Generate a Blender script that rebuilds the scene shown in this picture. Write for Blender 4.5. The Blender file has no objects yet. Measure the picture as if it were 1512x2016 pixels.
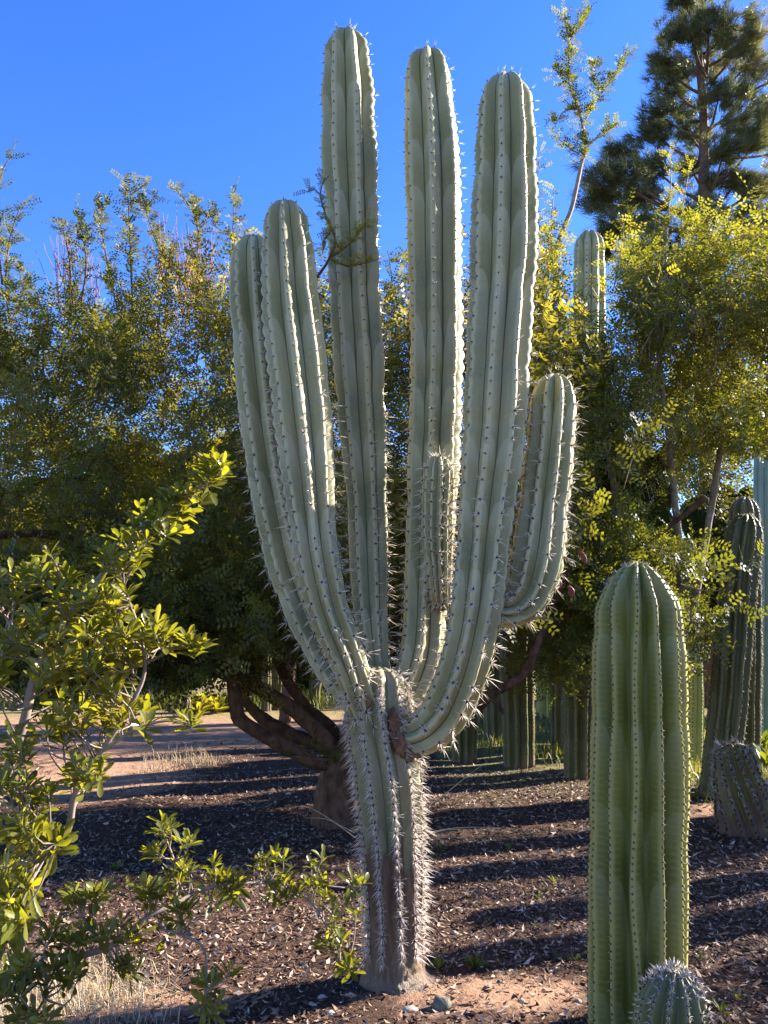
import bpy, math, random
import numpy as np
from mathutils import Vector, Matrix

rng = np.random.default_rng(11)
random.seed(11)
scene = bpy.context.scene
COL = scene.collection

# ------------------------------------------------------------------ camera
FPX, CX, CY, HOR, CAMH = 1523.0, 756.0, 1008.0, 1280.0, 1.55     # photo pixels (1512 x 2016)
PITCH = math.atan((HOR - CY) / FPX)
cam_data = bpy.data.cameras.new('camera')
cam_data.sensor_fit = 'VERTICAL'
cam_data.sensor_height = 36.0
cam_data.lens = 36.0 * FPX / 2016.0
cam_data.clip_start = 0.05
cam_data.clip_end = 2000.0
cam = bpy.data.objects.new('camera', cam_data)
COL.objects.link(cam)
cam.location = (0, 0, CAMH)
cam.rotation_euler = (math.pi / 2 + PITCH, 0, 0)
scene.camera = cam

# ------------------------------------------------------------------ sky, sun, exposure
SUN_EL = math.radians(27)
SUN_AZ = math.radians(22)            # how far behind the picture plane the sun stands, to the right
sun_dir = Vector((math.cos(SUN_AZ) * math.cos(SUN_EL), math.sin(SUN_AZ) * math.cos(SUN_EL), math.sin(SUN_EL)))
world = bpy.data.worlds.new('World')
scene.world = world
world.use_nodes = True
wn, wl = world.node_tree.nodes, world.node_tree.links
wn.clear()
w_out = wn.new('ShaderNodeOutputWorld')
w_bg = wn.new('ShaderNodeBackground')
w_sky = wn.new('ShaderNodeTexSky')
w_sky.sky_type = 'NISHITA'
w_sky.sun_disc = False
w_sky.sun_elevation = SUN_EL
w_sky.sun_rotation = math.atan2(sun_dir.x, sun_dir.y)
w_sky.altitude = 0.0
w_sky.air_density = 1.0
w_sky.dust_density = 0.1
w_sky.ozone_density = 3.0
w_hsv = wn.new('ShaderNodeHueSaturation')
w_hsv.inputs['Saturation'].default_value = 1.3
w_hsv.inputs['Hue'].default_value = 0.521
w_bg.inputs['Strength'].default_value = 0.09
wl.new(w_sky.outputs[0], w_hsv.inputs['Color'])
wl.new(w_hsv.outputs[0], w_bg.inputs[0])
wl.new(w_bg.outputs[0], w_out.inputs[0])
sun_data = bpy.data.lights.new('sun', 'SUN')
sun_data.energy = 5.0
sun_data.angle = math.radians(0.53)
sun_data.color = (1.0, 0.92, 0.80)
sun = bpy.data.objects.new('sun', sun_data)
COL.objects.link(sun)
sun.rotation_euler = sun_dir.to_track_quat('Z', 'Y').to_euler()
sun.location = (20, 8, 12)
vs = scene.view_settings
vs.view_transform = 'Standard'
vs.look = 'None'
vs.gamma = 1.0
vs.exposure = 2.2
vs.use_curve_mapping = False
scene.cycles.use_denoising = True
scene.cycles.max_bounces = 6
scene.cycles.diffuse_bounces = 3
scene.cycles.transparent_max_bounces = 8
scene.cycles.caustics_reflective = False
scene.cycles.caustics_refractive = False

# ------------------------------------------------------------------ helpers
def ray(px, py):
    x, y = (px - CX) / FPX, -(py - CY) / FPX
    c, s = math.cos(PITCH), math.sin(PITCH)
    return np.array([x, c - y * s, s + y * c])

def at(px, py, Y):
    d = ray(px, py)
    return np.array([0, 0, CAMH]) + d * (Y / d[1])

def depth_of(px, py, Y):
    return Y / ray(px, py)[1]

def on_ground(px, py):
    d = ray(px, py)
    p = np.array([0, 0, CAMH]) + d * (CAMH / -d[2])
    p[2] = gz(p[0], p[1])
    return p

def vnoise(x, y, seed=0):
    """cheap smooth noise from sines, about -1..1, works on arrays"""
    r = np.random.default_rng(seed)
    out = 0
    for k in range(6):
        a, b, ph = r.normal(0, 1), r.normal(0, 1), r.uniform(0, 6.28)
        out = out + np.sin(a * x + b * y + ph)
    return out / 3.5

def gz(x, y):
    x = np.asarray(x, float); y = np.asarray(y, float)
    near = np.exp(-((y - 5) / 9) ** 2)
    h = 0.03 * vnoise(x * 1.2, y * 1.2, 3) * near + 0.012 * vnoise(x * 5, y * 5, 4) * near
    h = h + 0.03 * np.exp(-(((x - 0.1) / 0.55) ** 2 + ((y - 3.95) / 0.4) ** 2))
    return h

BASE = {}
def mesh_data(name, V, F, attrs=None, smooth=True):
    me = bpy.data.meshes.new(name)
    V = np.ascontiguousarray(V, np.float32)
    Fs = F if isinstance(F, (list, tuple)) else [F]
    Fs = [np.asarray(f, np.int32) for f in Fs if len(f)]
    loops = np.concatenate([f.ravel() for f in Fs])
    sizes = np.concatenate([np.full(len(f), f.shape[1], np.int32) for f in Fs])
    starts = np.concatenate([[0], np.cumsum(sizes)[:-1]]).astype(np.int32)
    me.vertices.add(len(V)); me.vertices.foreach_set('co', V.ravel())
    me.loops.add(len(loops)); me.loops.foreach_set('vertex_index', loops)
    me.polygons.add(len(sizes)); me.polygons.foreach_set('loop_start', starts); me.polygons.foreach_set('loop_total', sizes)
    if smooth:
        me.polygons.foreach_set('use_smooth', np.ones(len(sizes), bool))
    for k, a in (attrs or {}).items():
        at_ = me.attributes.new(k, 'FLOAT', 'POINT')
        at_.data.foreach_set('value', np.ascontiguousarray(a, np.float32))
    me.update(calc_edges=True)
    return me

def obj(name, V, F, mat, parent=None, attrs=None, smooth=True, base=None, kind=None):
    """a mesh from world coordinates; its origin is its parent's base, or `base`"""
    b = BASE[parent] if parent is not None else (np.zeros(3) if base is None else np.asarray(base, float))
    me = mesh_data(name, np.asarray(V) - b, F, attrs, smooth)
    me.materials.append(mat)
    o = bpy.data.objects.new(name, me)
    COL.objects.link(o)
    if parent is not None:
        o.parent = parent
    else:
        o.location = b
    BASE[o] = b
    if kind:
        o['kind'] = kind
    return o

def thing(name, base, label, cat, group=None):
    o = bpy.data.objects.new(name, None)
    o.empty_display_size = 0.1
    COL.objects.link(o)
    o.location = [float(v) for v in base]
    BASE[o] = np.asarray(base, float)
    tag(o, label, cat, group)
    return o

def tag(o, label, cat, group=None):
    o['label'] = label
    o['category'] = cat
    if group:
        o['group'] = group
    return o

def norm(v):
    v = np.asarray(v, float)
    return v / np.maximum(np.linalg.norm(v, axis=-1, keepdims=True), 1e-9)

def smooth_path(P, R, step):
    """Catmull-Rom through control points, resampled by arc length"""
    P = np.asarray(P, float); R = np.asarray(R, float)
    Q = np.vstack([2 * P[0] - P[1], P, 2 * P[-1] - P[-2]])
    pts, rad = [], []
    for i in range(len(P) - 1):
        p0, p1, p2, p3 = Q[i:i + 4]
        for t in np.linspace(0, 1, 16, endpoint=False):
            pts.append(0.5 * (2 * p1 + (p2 - p0) * t + (2 * p0 - 5 * p1 + 4 * p2 - p3) * t * t + (-p0 + 3 * p1 - 3 * p2 + p3) * t ** 3))
            u = t * t * (3 - 2 * t)
            rad.append(R[i] * (1 - u) + R[i + 1] * u)
    pts.append(P[-1]); rad.append(R[-1])
    pts = np.array(pts); rad = np.array(rad)
    s = np.concatenate([[0], np.cumsum(np.linalg.norm(np.diff(pts, axis=0), axis=1))])
    return pts, rad, s

def frames(T, ref=(0.0, -1.0, 0.0)):
    N = np.zeros_like(T)
    n = np.asarray(ref, float)
    for i in range(len(T)):
        n = n - T[i] * np.dot(n, T[i])
        l = np.linalg.norm(n)
        if l < 1e-5:
            n = np.cross(T[i], [1, 0, 0]); l = np.linalg.norm(n)
        n = n / l
        N[i] = n
    return N, np.cross(T, N)

def tube(P, R, sides=7, step=0.04, rough=0.0, seed=0):
    pts, rad, s = smooth_path(P, R, step)
    n = max(3, int(s[-1] / step))
    S = np.linspace(0, s[-1], n)
    C = np.stack([np.interp(S, s, pts[:, k]) for k in range(3)], 1)
    r = np.interp(S, s, rad)
    T = norm(np.gradient(C, axis=0))
    N, B = frames(T)
    th = np.linspace(0, 2 * np.pi, sides, endpoint=False)
    rr = r[:, None] * np.ones(sides)[None]
    if rough:
        rr = rr * (1 + rough * vnoise(S[:, None] * 14 + seed, np.cos(th)[None] * 3 + np.sin(th)[None] * 2, seed))
    V = C[:, None] + rr[..., None] * (np.cos(th)[None, :, None] * N[:, None] + np.sin(th)[None, :, None] * B[:, None])
    V = V.reshape(-1, 3)
    i = np.arange(n - 1)[:, None] * sides; j = np.arange(sides)[None]
    F = np.stack([i + j, i + (j + 1) % sides, i + sides + (j + 1) % sides, i + sides + j], -1).reshape(-1, 4)
    V = np.vstack([V, C[-1] + T[-1] * r[-1] * 0.4])
    e = (n - 1) * sides
    Ft = np.stack([e + np.arange(sides), e + (np.arange(sides) + 1) % sides, np.full(sides, len(V) - 1)], 1)
    return V, F, Ft

class Bag:
    """collects geometry into one mesh"""
    def __init__(s): s.V, s.Q, s.T, s.A, s.n = [], [], [], {}, 0
    def add(s, V, Q=None, T=None, **attrs):
        V = np.asarray(V).reshape(-1, 3)
        if Q is not None and len(Q): s.Q.append(np.asarray(Q) + s.n)
        if T is not None and len(T): s.T.append(np.asarray(T) + s.n)
        for k, a in attrs.items():
            s.A.setdefault(k, []).append(np.broadcast_to(np.asarray(a, float), (len(V),)))
        s.V.append(V); s.n += len(V)
    def out(s):
        V = np.vstack(s.V)
        F = []
        if s.Q: F.append(np.vstack(s.Q))
        if s.T: F.append(np.vstack(s.T))
        return V, F, {k: np.concatenate(a) for k, a in s.A.items()}
    def obj(s, name, mat, parent=None, **kw):
        V, F, A = s.out()
        return obj(name, V, F, mat, parent, attrs=A, **kw)

def stamp(bag, tV, tF, M, P, quads=True, tA=None, cvar=None):
    """copies a template with matrices M (n,3,3) and positions P (n,3) into a bag; c = template c + instance c"""
    n, v = len(M), len(tV)
    if n == 0: return
    V = np.einsum('nij,vj->nvi', M, tV) + P[:, None]
    F = (tF[None] + (np.arange(n) * v)[:, None, None]).reshape(-1, tF.shape[1])
    c = np.zeros((n, v))
    if tA is not None: c = c + tA[None]
    if cvar is not None: c = c + cvar[:, None]
    bag.add(V.reshape(-1, 3), Q=F if quads else None, T=None if quads else F, c=c.ravel())

def to_px(P):
    d = np.asarray(P) - np.array([0, 0, CAMH])
    c, s_ = math.cos(PITCH), math.sin(PITCH)
    zc = d[:, 1] * c + d[:, 2] * s_
    return CX + FPX * d[:, 0] / zc, CY - FPX * (-d[:, 1] * s_ + d[:, 2] * c) / zc

def rot_from(Z, up=None, roll=None):
    """matrices whose local z is Z (n,3) and local y leans to `up`"""
    Z = norm(Z)
    n = len(Z)
    U = np.broadcast_to(np.array([0, 0, 1.0]) if up is None else up, (n, 3)).copy()
    bad = np.abs((U * Z).sum(1)) > 0.98
    U[bad] = [0.3, 0.9, 0.2]
    X = norm(np.cross(U, Z)); Yv = np.cross(Z, X)
    if roll is not None:
        c, s = np.cos(roll)[:, None], np.sin(roll)[:, None]
        X, Yv = X * c + Yv * s, -X * s + Yv * c
    return np.stack([X, Yv, Z], 2)

# ------------------------------------------------------------------ materials
def new_mat(name):
    m = bpy.data.materials.new(name)
    m.use_nodes = True
    nt = m.node_tree
    nt.nodes.clear()
    out = nt.nodes.new('ShaderNodeOutputMaterial')
    return m, nt, out

class NT:
    def __init__(s, nt): s.nt = nt
    def n(s, t, **kw):
        nd = s.nt.nodes.new(t)
        for k, v in kw.items(): setattr(nd, k, v)
        return nd
    def l(s, a, b): s.nt.links.new(a, b)
    def attr(s, name):
        a = s.n('ShaderNodeAttribute'); a.attribute_name = name; return a.outputs['Fac']
    def math(s, op, a, b=None, c=None, clamp=False):
        m = s.n('ShaderNodeMath', operation=op); m.use_clamp = clamp
        for i, v in enumerate((a, b, c)):
            if v is None: continue
            if isinstance(v, (int, float)): m.inputs[i].default_value = v
            else: s.l(v, m.inputs[i])
        return m.outputs[0]
    def mix(s, f, a, b, blend='MIX'):
        m = s.n('ShaderNodeMix', data_type='RGBA', blend_type=blend)
        for i, v in ((0, f), (6, a), (7, b)):
            if isinstance(v, (int, float)): m.inputs[i].default_value = v
            elif isinstance(v, tuple): m.inputs[i].default_value = (*v, 1) if len(v) == 3 else v
            else: s.l(v, m.inputs[i])
        return m.outputs[2]
    def ramp(s, f, stops):
        r = s.n('ShaderNodeValToRGB')
        cr = r.color_ramp
        while len(cr.elements) < len(stops): cr.elements.new(0.5)
        for e, (p, c) in zip(cr.elements, stops):
            e.position = p; e.color = (*c, 1) if len(c) == 3 else c
        s.l(f, r.inputs[0])
        return r.outputs[0]
    def smooth(s, v, a, b):
        m = s.n('ShaderNodeMapRange', interpolation_type='SMOOTHSTEP')
        s.l(v, m.inputs[0]); m.inputs[1].default_value = a; m.inputs[2].default_value = b
        return m.outputs[0]
    def noise(s, scale, detail=3, vec=None, rough=0.55, stretch=None):
        t = s.n('ShaderNodeTexNoise')
        t.inputs['Scale'].default_value = scale; t.inputs['Detail'].default_value = detail; t.inputs['Roughness'].default_value = rough
        if vec is None:
            vec = s.n('ShaderNodeTexCoord').outputs['Object']
        if stretch:
            mp = s.n('ShaderNodeMapping'); mp.inputs['Scale'].default_value = stretch
            s.l(vec, mp.inputs[0]); vec = mp.outputs[0]
        s.l(vec, t.inputs['Vector'])
        return t.outputs['Fac']
    def bump(s, h, strength=0.3, dist=0.01):
        b = s.n('ShaderNodeBump'); b.inputs['Strength'].default_value = strength; b.inputs['Distance'].default_value = dist
        s.l(h, b.inputs['Height']); return b.outputs[0]
    def bsdf(s, col, rough=0.6, bump=None, spec=0.35, sss=None):
        p = s.n('ShaderNodeBsdfPrincipled')
        if isinstance(col, tuple): p.inputs['Base Color'].default_value = (*col, 1)
        else: s.l(col, p.inputs['Base Color'])
        if isinstance(rough, (int, float)): p.inputs['Roughness'].default_value = rough
        else: s.l(rough, p.inputs['Roughness'])
        p.inputs['Specular IOR Level'].default_value = spec
        if bump is not None: s.l(bump, p.inputs['Normal'])
        if sss:
            w, rad, sc = sss
            p.inputs['Subsurface Weight'].default_value = w
            p.inputs['Subsurface Radius'].default_value = rad
            p.inputs['Subsurface Scale'].default_value = sc
        return p

def mat_simple(name, c1, c2, scale=8, rough=0.8, bump=0.3, bscale=40, stretch=None, spec=0.25, bdist=0.01):
    m, nt, out = new_mat(name); k = NT(nt)
    f = k.noise(scale, 4, stretch=stretch)
    col = k.ramp(f, [(0.3, c1), (0.7, c2)])
    b = k.bump(k.noise(bscale, 5, stretch=stretch, rough=0.65), bump, bdist) if bump else None
    k.l(k.bsdf(col, rough, b, spec).outputs[0], out.inputs[0])
    return m

def mat_cactus(name, dark, mid, pale, crest, period=0.36, valley_shade=(0.05, 0.08, 0.05), pale_amt=1.0, sss=None, ribs_lines=0.0,
               rough=0.5, young=None, cork1=(0.085, 0.05, 0.035), cork2=(0.26, 0.17, 0.12)):
    m, nt, out = new_mat(name); k = NT(nt)
    rib, ln, cork = k.attr('rib'), k.attr('len'), k.attr('cork')
    oi = k.n('ShaderNodeObjectInfo')
    inv = k.math('SUBTRACT', 1.0, rib)
    co = k.math('ADD', ln, k.math('MULTIPLY', inv, -0.10))
    co = k.math('MULTIPLY_ADD', k.math('POWER', inv, 2.0), 0.28, k.math('ADD', ln, k.math('MULTIPLY', k.math('SUBTRACT', rib, 0.7), 0.06)))
    wob = k.n('ShaderNodeTexNoise', noise_dimensions='1D')
    k.l(k.math('ADD', ln, k.math('MULTIPLY', oi.outputs['Random'], 9.0)), wob.inputs['W'])
    wob.inputs['Scale'].default_value = 1.3; wob.inputs['Detail'].default_value = 0
    ph = k.math('ADD', k.math('DIVIDE', co, period), k.math('MULTIPLY', wob.outputs['Fac'], 0.9))
    f = k.math('FRACT', k.math('ADD', ph, k.math('MULTIPLY', oi.outputs['Random'], 5.0)))
    streak = k.noise(26, 3, stretch=(1, 1, 0.12))
    pl = k.math('MULTIPLY', k.math('MULTIPLY', k.smooth(f, 0.3, 0.97), k.smooth(f, 1.0, 0.965)), k.math('MULTIPLY_ADD', streak, 0.9, 0.35), clamp=True)
    big = k.noise(2.2, 3)
    col = k.mix(k.smooth(big, 0.35, 0.65), dark, mid)
    if young: col = k.mix(k.math('MULTIPLY', k.smooth(k.math('ADD', k.attr('age'), k.math('MULTIPLY', k.math('SUBTRACT', big, .5), .5)), 0.45, 1.0), 0.75), col, young)
    col = k.mix(k.math('MULTIPLY', pl, pale_amt), col, pale)
    fine = k.noise(60, 4)
    col = k.mix(k.math('MULTIPLY', k.smooth(fine, 0.3, 0.8), 0.35), col, k.mix(0.5, col, pale))
    if ribs_lines:
        w = k.n('ShaderNodeMath', operation='SINE'); k.l(k.math('MULTIPLY', ln, 6.2832 / 0.026), w.inputs[0])
        band = k.math('MULTIPLY', k.smooth(w.outputs[0], -0.2, 1.0), k.smooth(rib, 0.45, 0.85))
        col = k.mix(k.math('MULTIPLY', band, ribs_lines), col, crest)
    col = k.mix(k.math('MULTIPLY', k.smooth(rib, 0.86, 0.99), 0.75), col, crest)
    col = k.mix(k.math('MULTIPLY', k.smooth(rib, 0.20, 0.04), 0.85), col, valley_shade)  # crease shade between the ribs painted into the skin colour
    # corky scars and bark
    bark = k.ramp(k.noise(18, 5, stretch=(2.2, 2.2, 0.35)), [(0.25, cork1), (0.55, tuple((a + b) / 2 for a, b in zip(cork1, cork2))), (0.8, cork2)])
    cn = k.math('ADD', cork, k.math('MULTIPLY', k.math('SUBTRACT', k.noise(9, 5, stretch=(1.8, 1.8, 0.3)), 0.5), 1.5))
    cf = k.smooth(cn, 0.45, 0.6)
    col = k.mix(cf, col, bark)
    scar = k.smooth(k.noise(6.5, 6, rough=0.62), 0.66, 0.72)
    col = k.mix(k.math('MULTIPLY', scar, 0.5), col, (0.20, 0.13, 0.07))
    col = k.mix(k.math('MULTIPLY', k.smooth(k.noise(3.1, 4, stretch=(1, 1, 0.5)), 0.55, 0.7), 0.35), col, (0.22, 0.19, 0.11))
    col = k.mix(k.math('MULTIPLY', k.smooth(k.noise(140, 2), 0.62, 0.72), 0.3), col, (0.12, 0.10, 0.06))
    hgt = k.math('ADD', k.math('MULTIPLY', k.noise(45, 4), 0.35), k.math('MULTIPLY', cf, k.math('MULTIPLY', k.noise(26, 6, rough=0.7, stretch=(1.6, 1.6, 0.55)), 7.0)))
    k.l(k.bsdf(col, rough, k.bump(hgt, 0.5, 0.006), 0.35, sss).outputs[0], out.inputs[0])
    return m

def mat_spine(name, base, tip):
    m, nt, out = new_mat(name); k = NT(nt)
    col = k.ramp(k.attr('c'), [(0.0, base), (0.22, base), (0.42, tip), (1.0, tip)])
    k.l(k.bsdf(col, 0.6, None, 0.12).outputs[0], out.inputs[0])
    return m

def mat_leaf(name, stops, trans=0.5, tcol=(1.85, 1.6, 0.40), rough=0.38, spec=0.45, nscale=1.2):
    m, nt, out = new_mat(name); k = NT(nt)
    c = k.math('ADD', k.attr('c'), k.math('MULTIPLY', k.math('SUBTRACT', k.noise(nscale, 3), 0.5), 0.7))
    col = k.ramp(c, stops)
    p = k.bsdf(col, rough, None, spec)
    t = k.n('ShaderNodeBsdfTranslucent')
    k.l(k.mix(1.0, col, tcol, 'MULTIPLY'), t.inputs[0])
    mx = k.n('ShaderNodeMixShader'); mx.inputs[0].default_value = trans
    k.l(p.outputs[0], mx.inputs[1]); k.l(t.outputs[0], mx.inputs[2])
    k.l(mx.outputs[0], out.inputs[0])
    return m

def mat_attr(name, stops, rough=0.85, spec=0.2):
    m, nt, out = new_mat(name); k = NT(nt)
    k.l(k.bsdf(k.ramp(k.attr('c'), stops), rough, None, spec).outputs[0], out.inputs[0])
    return m

M_main = mat_cactus('glaucous cactus skin', (0.165, 0.165, 0.07), (0.29, 0.26, 0.125), (0.46, 0.42, 0.27), (0.46, 0.41, 0.24), 0.50, pale_amt=0.5, young=(0.23, 0.215, 0.06), valley_shade=(0.035, 0.04, 0.02))
M_trunk = mat_cactus('old cactus trunk skin', (0.14, 0.135, 0.065), (0.21, 0.18, 0.095), (0.34, 0.30, 0.2), (0.30, 0.25, 0.15), 0.40, pale_amt=0.4, cork1=(0.06, 0.032, 0.02), cork2=(0.23, 0.145, 0.095))
M_green = mat_cactus('green cactus skin', (0.11, 0.115, 0.018), (0.18, 0.175, 0.028), (0.27, 0.26, 0.12), (0.33, 0.27, 0.09), 0.32, pale_amt=0.55, valley_shade=(0.02, 0.03, 0.008),
                     sss=(0.15, (0.6, 1.0, 0.15), 0.03), ribs_lines=0.25)
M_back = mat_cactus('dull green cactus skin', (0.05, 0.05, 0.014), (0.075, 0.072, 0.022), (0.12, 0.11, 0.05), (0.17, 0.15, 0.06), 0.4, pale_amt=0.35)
M_yellow = mat_cactus('yellow green sunlit cactus skin', (0.30, 0.33, 0.07), (0.40, 0.41, 0.10), (0.5, 0.5, 0.2), (0.45, 0.44, 0.16), 0.4, pale_amt=0.3)  # holds the skin's own yellow-green plus sunlight painted into the colour
M_blue = mat_cactus('blue green cactus skin', (0.13, 0.21, 0.17), (0.16, 0.24, 0.19), (0.25, 0.32, 0.26), (0.25, 0.3, 0.22), 0.4, pale_amt=0.4)
M_small = mat_cactus('dull olive cactus skin', (0.07, 0.075, 0.022), (0.105, 0.10, 0.03), (0.16, 0.15, 0.07), (0.18, 0.15, 0.07), 0.3, pale_amt=0.3)
M_brown = mat_cactus('weathered cactus skin', (0.085, 0.065, 0.02), (0.12, 0.09, 0.026), (0.15, 0.12, 0.05), (0.16, 0.11, 0.05), 0.3, pale_amt=0.3,
                     cork1=(0.07, 0.035, 0.025), cork2=(0.17, 0.10, 0.075))
M_cork = mat_simple('corky scar tissue', (0.10, 0.045, 0.025), (0.27, 0.15, 0.09), 22, 0.9, 0.9, 60)
M_spine = mat_spine('pale grey spines', (0.045, 0.028, 0.02), (0.72, 0.63, 0.53))
M_spine_red = mat_spine('grey spines with red brown base', (0.07, 0.03, 0.022), (0.66, 0.57, 0.50))
M_spine_short = mat_spine('short grey spines', (0.022, 0.014, 0.008), (0.55, 0.47, 0.38))
M_spine_dark = mat_spine('brown spines', (0.02, 0.015, 0.012), (0.26, 0.22, 0.18))
M_wool = mat_attr('grey wool', [(0, (0.16, 0.14, 0.15)), (1, (0.42, 0.40, 0.42))], 0.95, 0.05)
M_bark = mat_simple('brown tree bark', (0.04, 0.02, 0.013), (0.17, 0.09, 0.055), 14, 0.9, 1.0, 22, (1, 1, 0.55), bdist=0.05)
M_twig = mat_simple('grey brown twigs', (0.14, 0.10, 0.08), (0.30, 0.24, 0.20), 12, 0.8, 0.2, 60)
M_twig_dark = mat_simple('red brown twigs', (0.07, 0.04, 0.03), (0.18, 0.11, 0.08), 12, 0.8, 0.2, 60)
M_dead = mat_simple('dead red brown twigs', (0.16, 0.07, 0.035), (0.28, 0.14, 0.075), 6, 0.85, 0.0)
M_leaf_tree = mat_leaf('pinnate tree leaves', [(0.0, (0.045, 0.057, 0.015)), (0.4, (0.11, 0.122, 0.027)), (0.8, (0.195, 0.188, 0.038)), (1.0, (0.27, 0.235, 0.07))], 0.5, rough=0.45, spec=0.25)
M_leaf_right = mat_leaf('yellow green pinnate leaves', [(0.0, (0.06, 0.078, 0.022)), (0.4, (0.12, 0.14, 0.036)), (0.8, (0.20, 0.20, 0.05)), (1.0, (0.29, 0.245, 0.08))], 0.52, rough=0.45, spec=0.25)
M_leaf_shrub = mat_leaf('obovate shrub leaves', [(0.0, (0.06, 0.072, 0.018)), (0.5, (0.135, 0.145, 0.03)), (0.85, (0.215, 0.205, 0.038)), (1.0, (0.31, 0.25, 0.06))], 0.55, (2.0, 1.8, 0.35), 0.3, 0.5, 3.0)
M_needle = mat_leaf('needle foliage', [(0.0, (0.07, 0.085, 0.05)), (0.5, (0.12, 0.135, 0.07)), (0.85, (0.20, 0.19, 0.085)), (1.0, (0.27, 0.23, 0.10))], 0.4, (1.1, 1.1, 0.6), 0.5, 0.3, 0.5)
M_grass = mat_leaf('green grass', [(0.0, (0.06, 0.10, 0.02)), (0.6, (0.13, 0.16, 0.035)), (1.0, (0.30, 0.26, 0.10))], 0.45)
M_straw = mat_attr('dry straw', [(0, (0.25, 0.18, 0.10)), (0.5, (0.45, 0.36, 0.23)), (1, (0.62, 0.52, 0.36))])
M_chip = mat_attr('dry leaf and bark chips', [(0, (0.028, 0.016, 0.011)), (0.4, (0.085, 0.047, 0.03)), (0.7, (0.20, 0.12, 0.08)), (0.9, (0.42, 0.30, 0.22)), (1, (0.58, 0.47, 0.38))], 0.7, 0.3)
M_rock = mat_simple('grey green rock', (0.09, 0.085, 0.065), (0.18, 0.17, 0.13), 14, 0.9, 0.6, 60)
M_pebble = mat_simple('pale stone', (0.30, 0.24, 0.18), (0.50, 0.42, 0.34), 20, 0.85, 0.3, 60)
M_brick = mat_simple('terracotta edging', (0.22, 0.11, 0.08), (0.36, 0.22, 0.17), 9, 0.9, 0.4, 40)
M_fallen = mat_simple('fallen brown leaf', (0.13, 0.065, 0.035), (0.30, 0.17, 0.10), 30, 0.6, 0.2, 60)
M_pod = mat_simple('red brown seed pod', (0.10, 0.02, 0.014), (0.22, 0.05, 0.03), 20, 0.5, 0.2, 60)
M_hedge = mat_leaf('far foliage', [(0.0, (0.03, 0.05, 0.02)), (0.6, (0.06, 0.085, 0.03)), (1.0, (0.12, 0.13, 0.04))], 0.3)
M_core = mat_simple('dark filler with painted shade', (0.012, 0.018, 0.006), (0.035, 0.045, 0.014), 5, 1.0, 1.0, 9, spec=0.0)  # near-black green: shade between the leaves painted onto filler blobs
M_agave = mat_leaf('strap leaves', [(0.0, (0.05, 0.10, 0.06)), (1.0, (0.12, 0.19, 0.10))], 0.3)

# ground: soil, mulch and grass mix carried by the sheet's own attributes
M_ground, nt, out = new_mat('soil and mulch')
k = NT(nt)
soil = k.ramp(k.noise(5, 6), [(0.25, (0.24, 0.125, 0.075)), (0.55, (0.38, 0.225, 0.14)), (0.85, (0.50, 0.335, 0.22))])
grain = k.noise(120, 3)
soil = k.mix(k.math('MULTIPLY', k.smooth(grain, 0.45, 0.75), 0.5), soil, (0.10, 0.05, 0.03))
mulch = k.ramp(k.noise(45, 6, rough=0.7), [(0.3, (0.026, 0.014, 0.009)), (0.55, (0.085, 0.046, 0.03)), (0.8, (0.20, 0.12, 0.08))])
sm = k.math('ADD', k.attr('soil'), k.math('MULTIPLY', k.math('SUBTRACT', k.noise(6, 6, rough=0.65), 0.5), 1.0))
col = k.mix(k.smooth(sm, 0.38, 0.62), mulch, soil)
col = k.mix(k.math('MULTIPLY', k.attr('grass'), k.smooth(k.noise(4, 4), 0.3, 0.6)), col, (0.16, 0.15, 0.05))
hb = k.math('ADD', k.noise(30, 6, rough=0.7), k.math('MULTIPLY', k.noise(150, 3), 0.4))
k.l(k.bsdf(col, 0.95, k.bump(hb, 0.9, 0.02), 0.15).outputs[0], out.inputs[0])

# ------------------------------------------------------------------ ground
def soil_mask(x, y):
    def spot(px, py, rx, ry):
        g = on_ground_flat(px, py)
        return np.exp(-(((x - g[0]) / rx) ** 2 + ((y - g[1]) / ry) ** 2))
    m = 0.95 * spot(190, 1540, 1.2, 1.6) + 0.8 * spot(260, 1440, 2.6, 4.5) + 0.72 * spot(1000, 1975, 0.75, 0.32) + 0.5 * spot(330, 1985, 0.45, 0.22) \
        + 0.6 * spot(1420, 1600, 0.7, 0.7) + 0.6 * spot(60, 1990, 0.6, 0.3) 
    far = 1 / (1 + np.exp(-(y - 13.5) * 1.2))
    return np.clip(m + 0.8 * far, 0, 1)

def on_ground_flat(px, py):
    d = ray(px, py)
    return np.array([0, 0, CAMH]) + d * (CAMH / -d[2])

xs = np.unique(np.concatenate([np.linspace(-700, -16, 26), np.linspace(-16, -4.5, 50), np.linspace(-4.5, 4.5, 130), np.linspace(4.5, 16, 50), np.linspace(16, 700, 26)]))
ys = np.unique(np.concatenate([np.linspace(-60, 1.6, 20), np.linspace(1.6, 9.5, 130), np.linspace(9.5, 30, 50), np.linspace(30, 1500, 40)]))
gx, gy = np.meshgrid(xs, ys)
gzv = gz(gx, gy)
nx, ny = len(xs), len(ys)
ii = (np.arange(ny - 1)[:, None] * nx + np.arange(nx - 1)[None]).ravel()
GF = np.stack([ii, ii + 1, ii + nx + 1, ii + nx], 1)
grassm = np.clip(1 / (1 + np.exp(-(gy - 9.5 - np.where(gx < 0.8, 9, 0)) * 2.5)), 0, 1)
ground = obj('ground', np.stack([gx.ravel(), gy.ravel(), gzv.ravel()], 1), GF, M_ground, attrs={'soil': soil_mask(gx, gy).ravel(), 'grass': grassm.ravel()})
ground['kind'] = 'structure'

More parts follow.
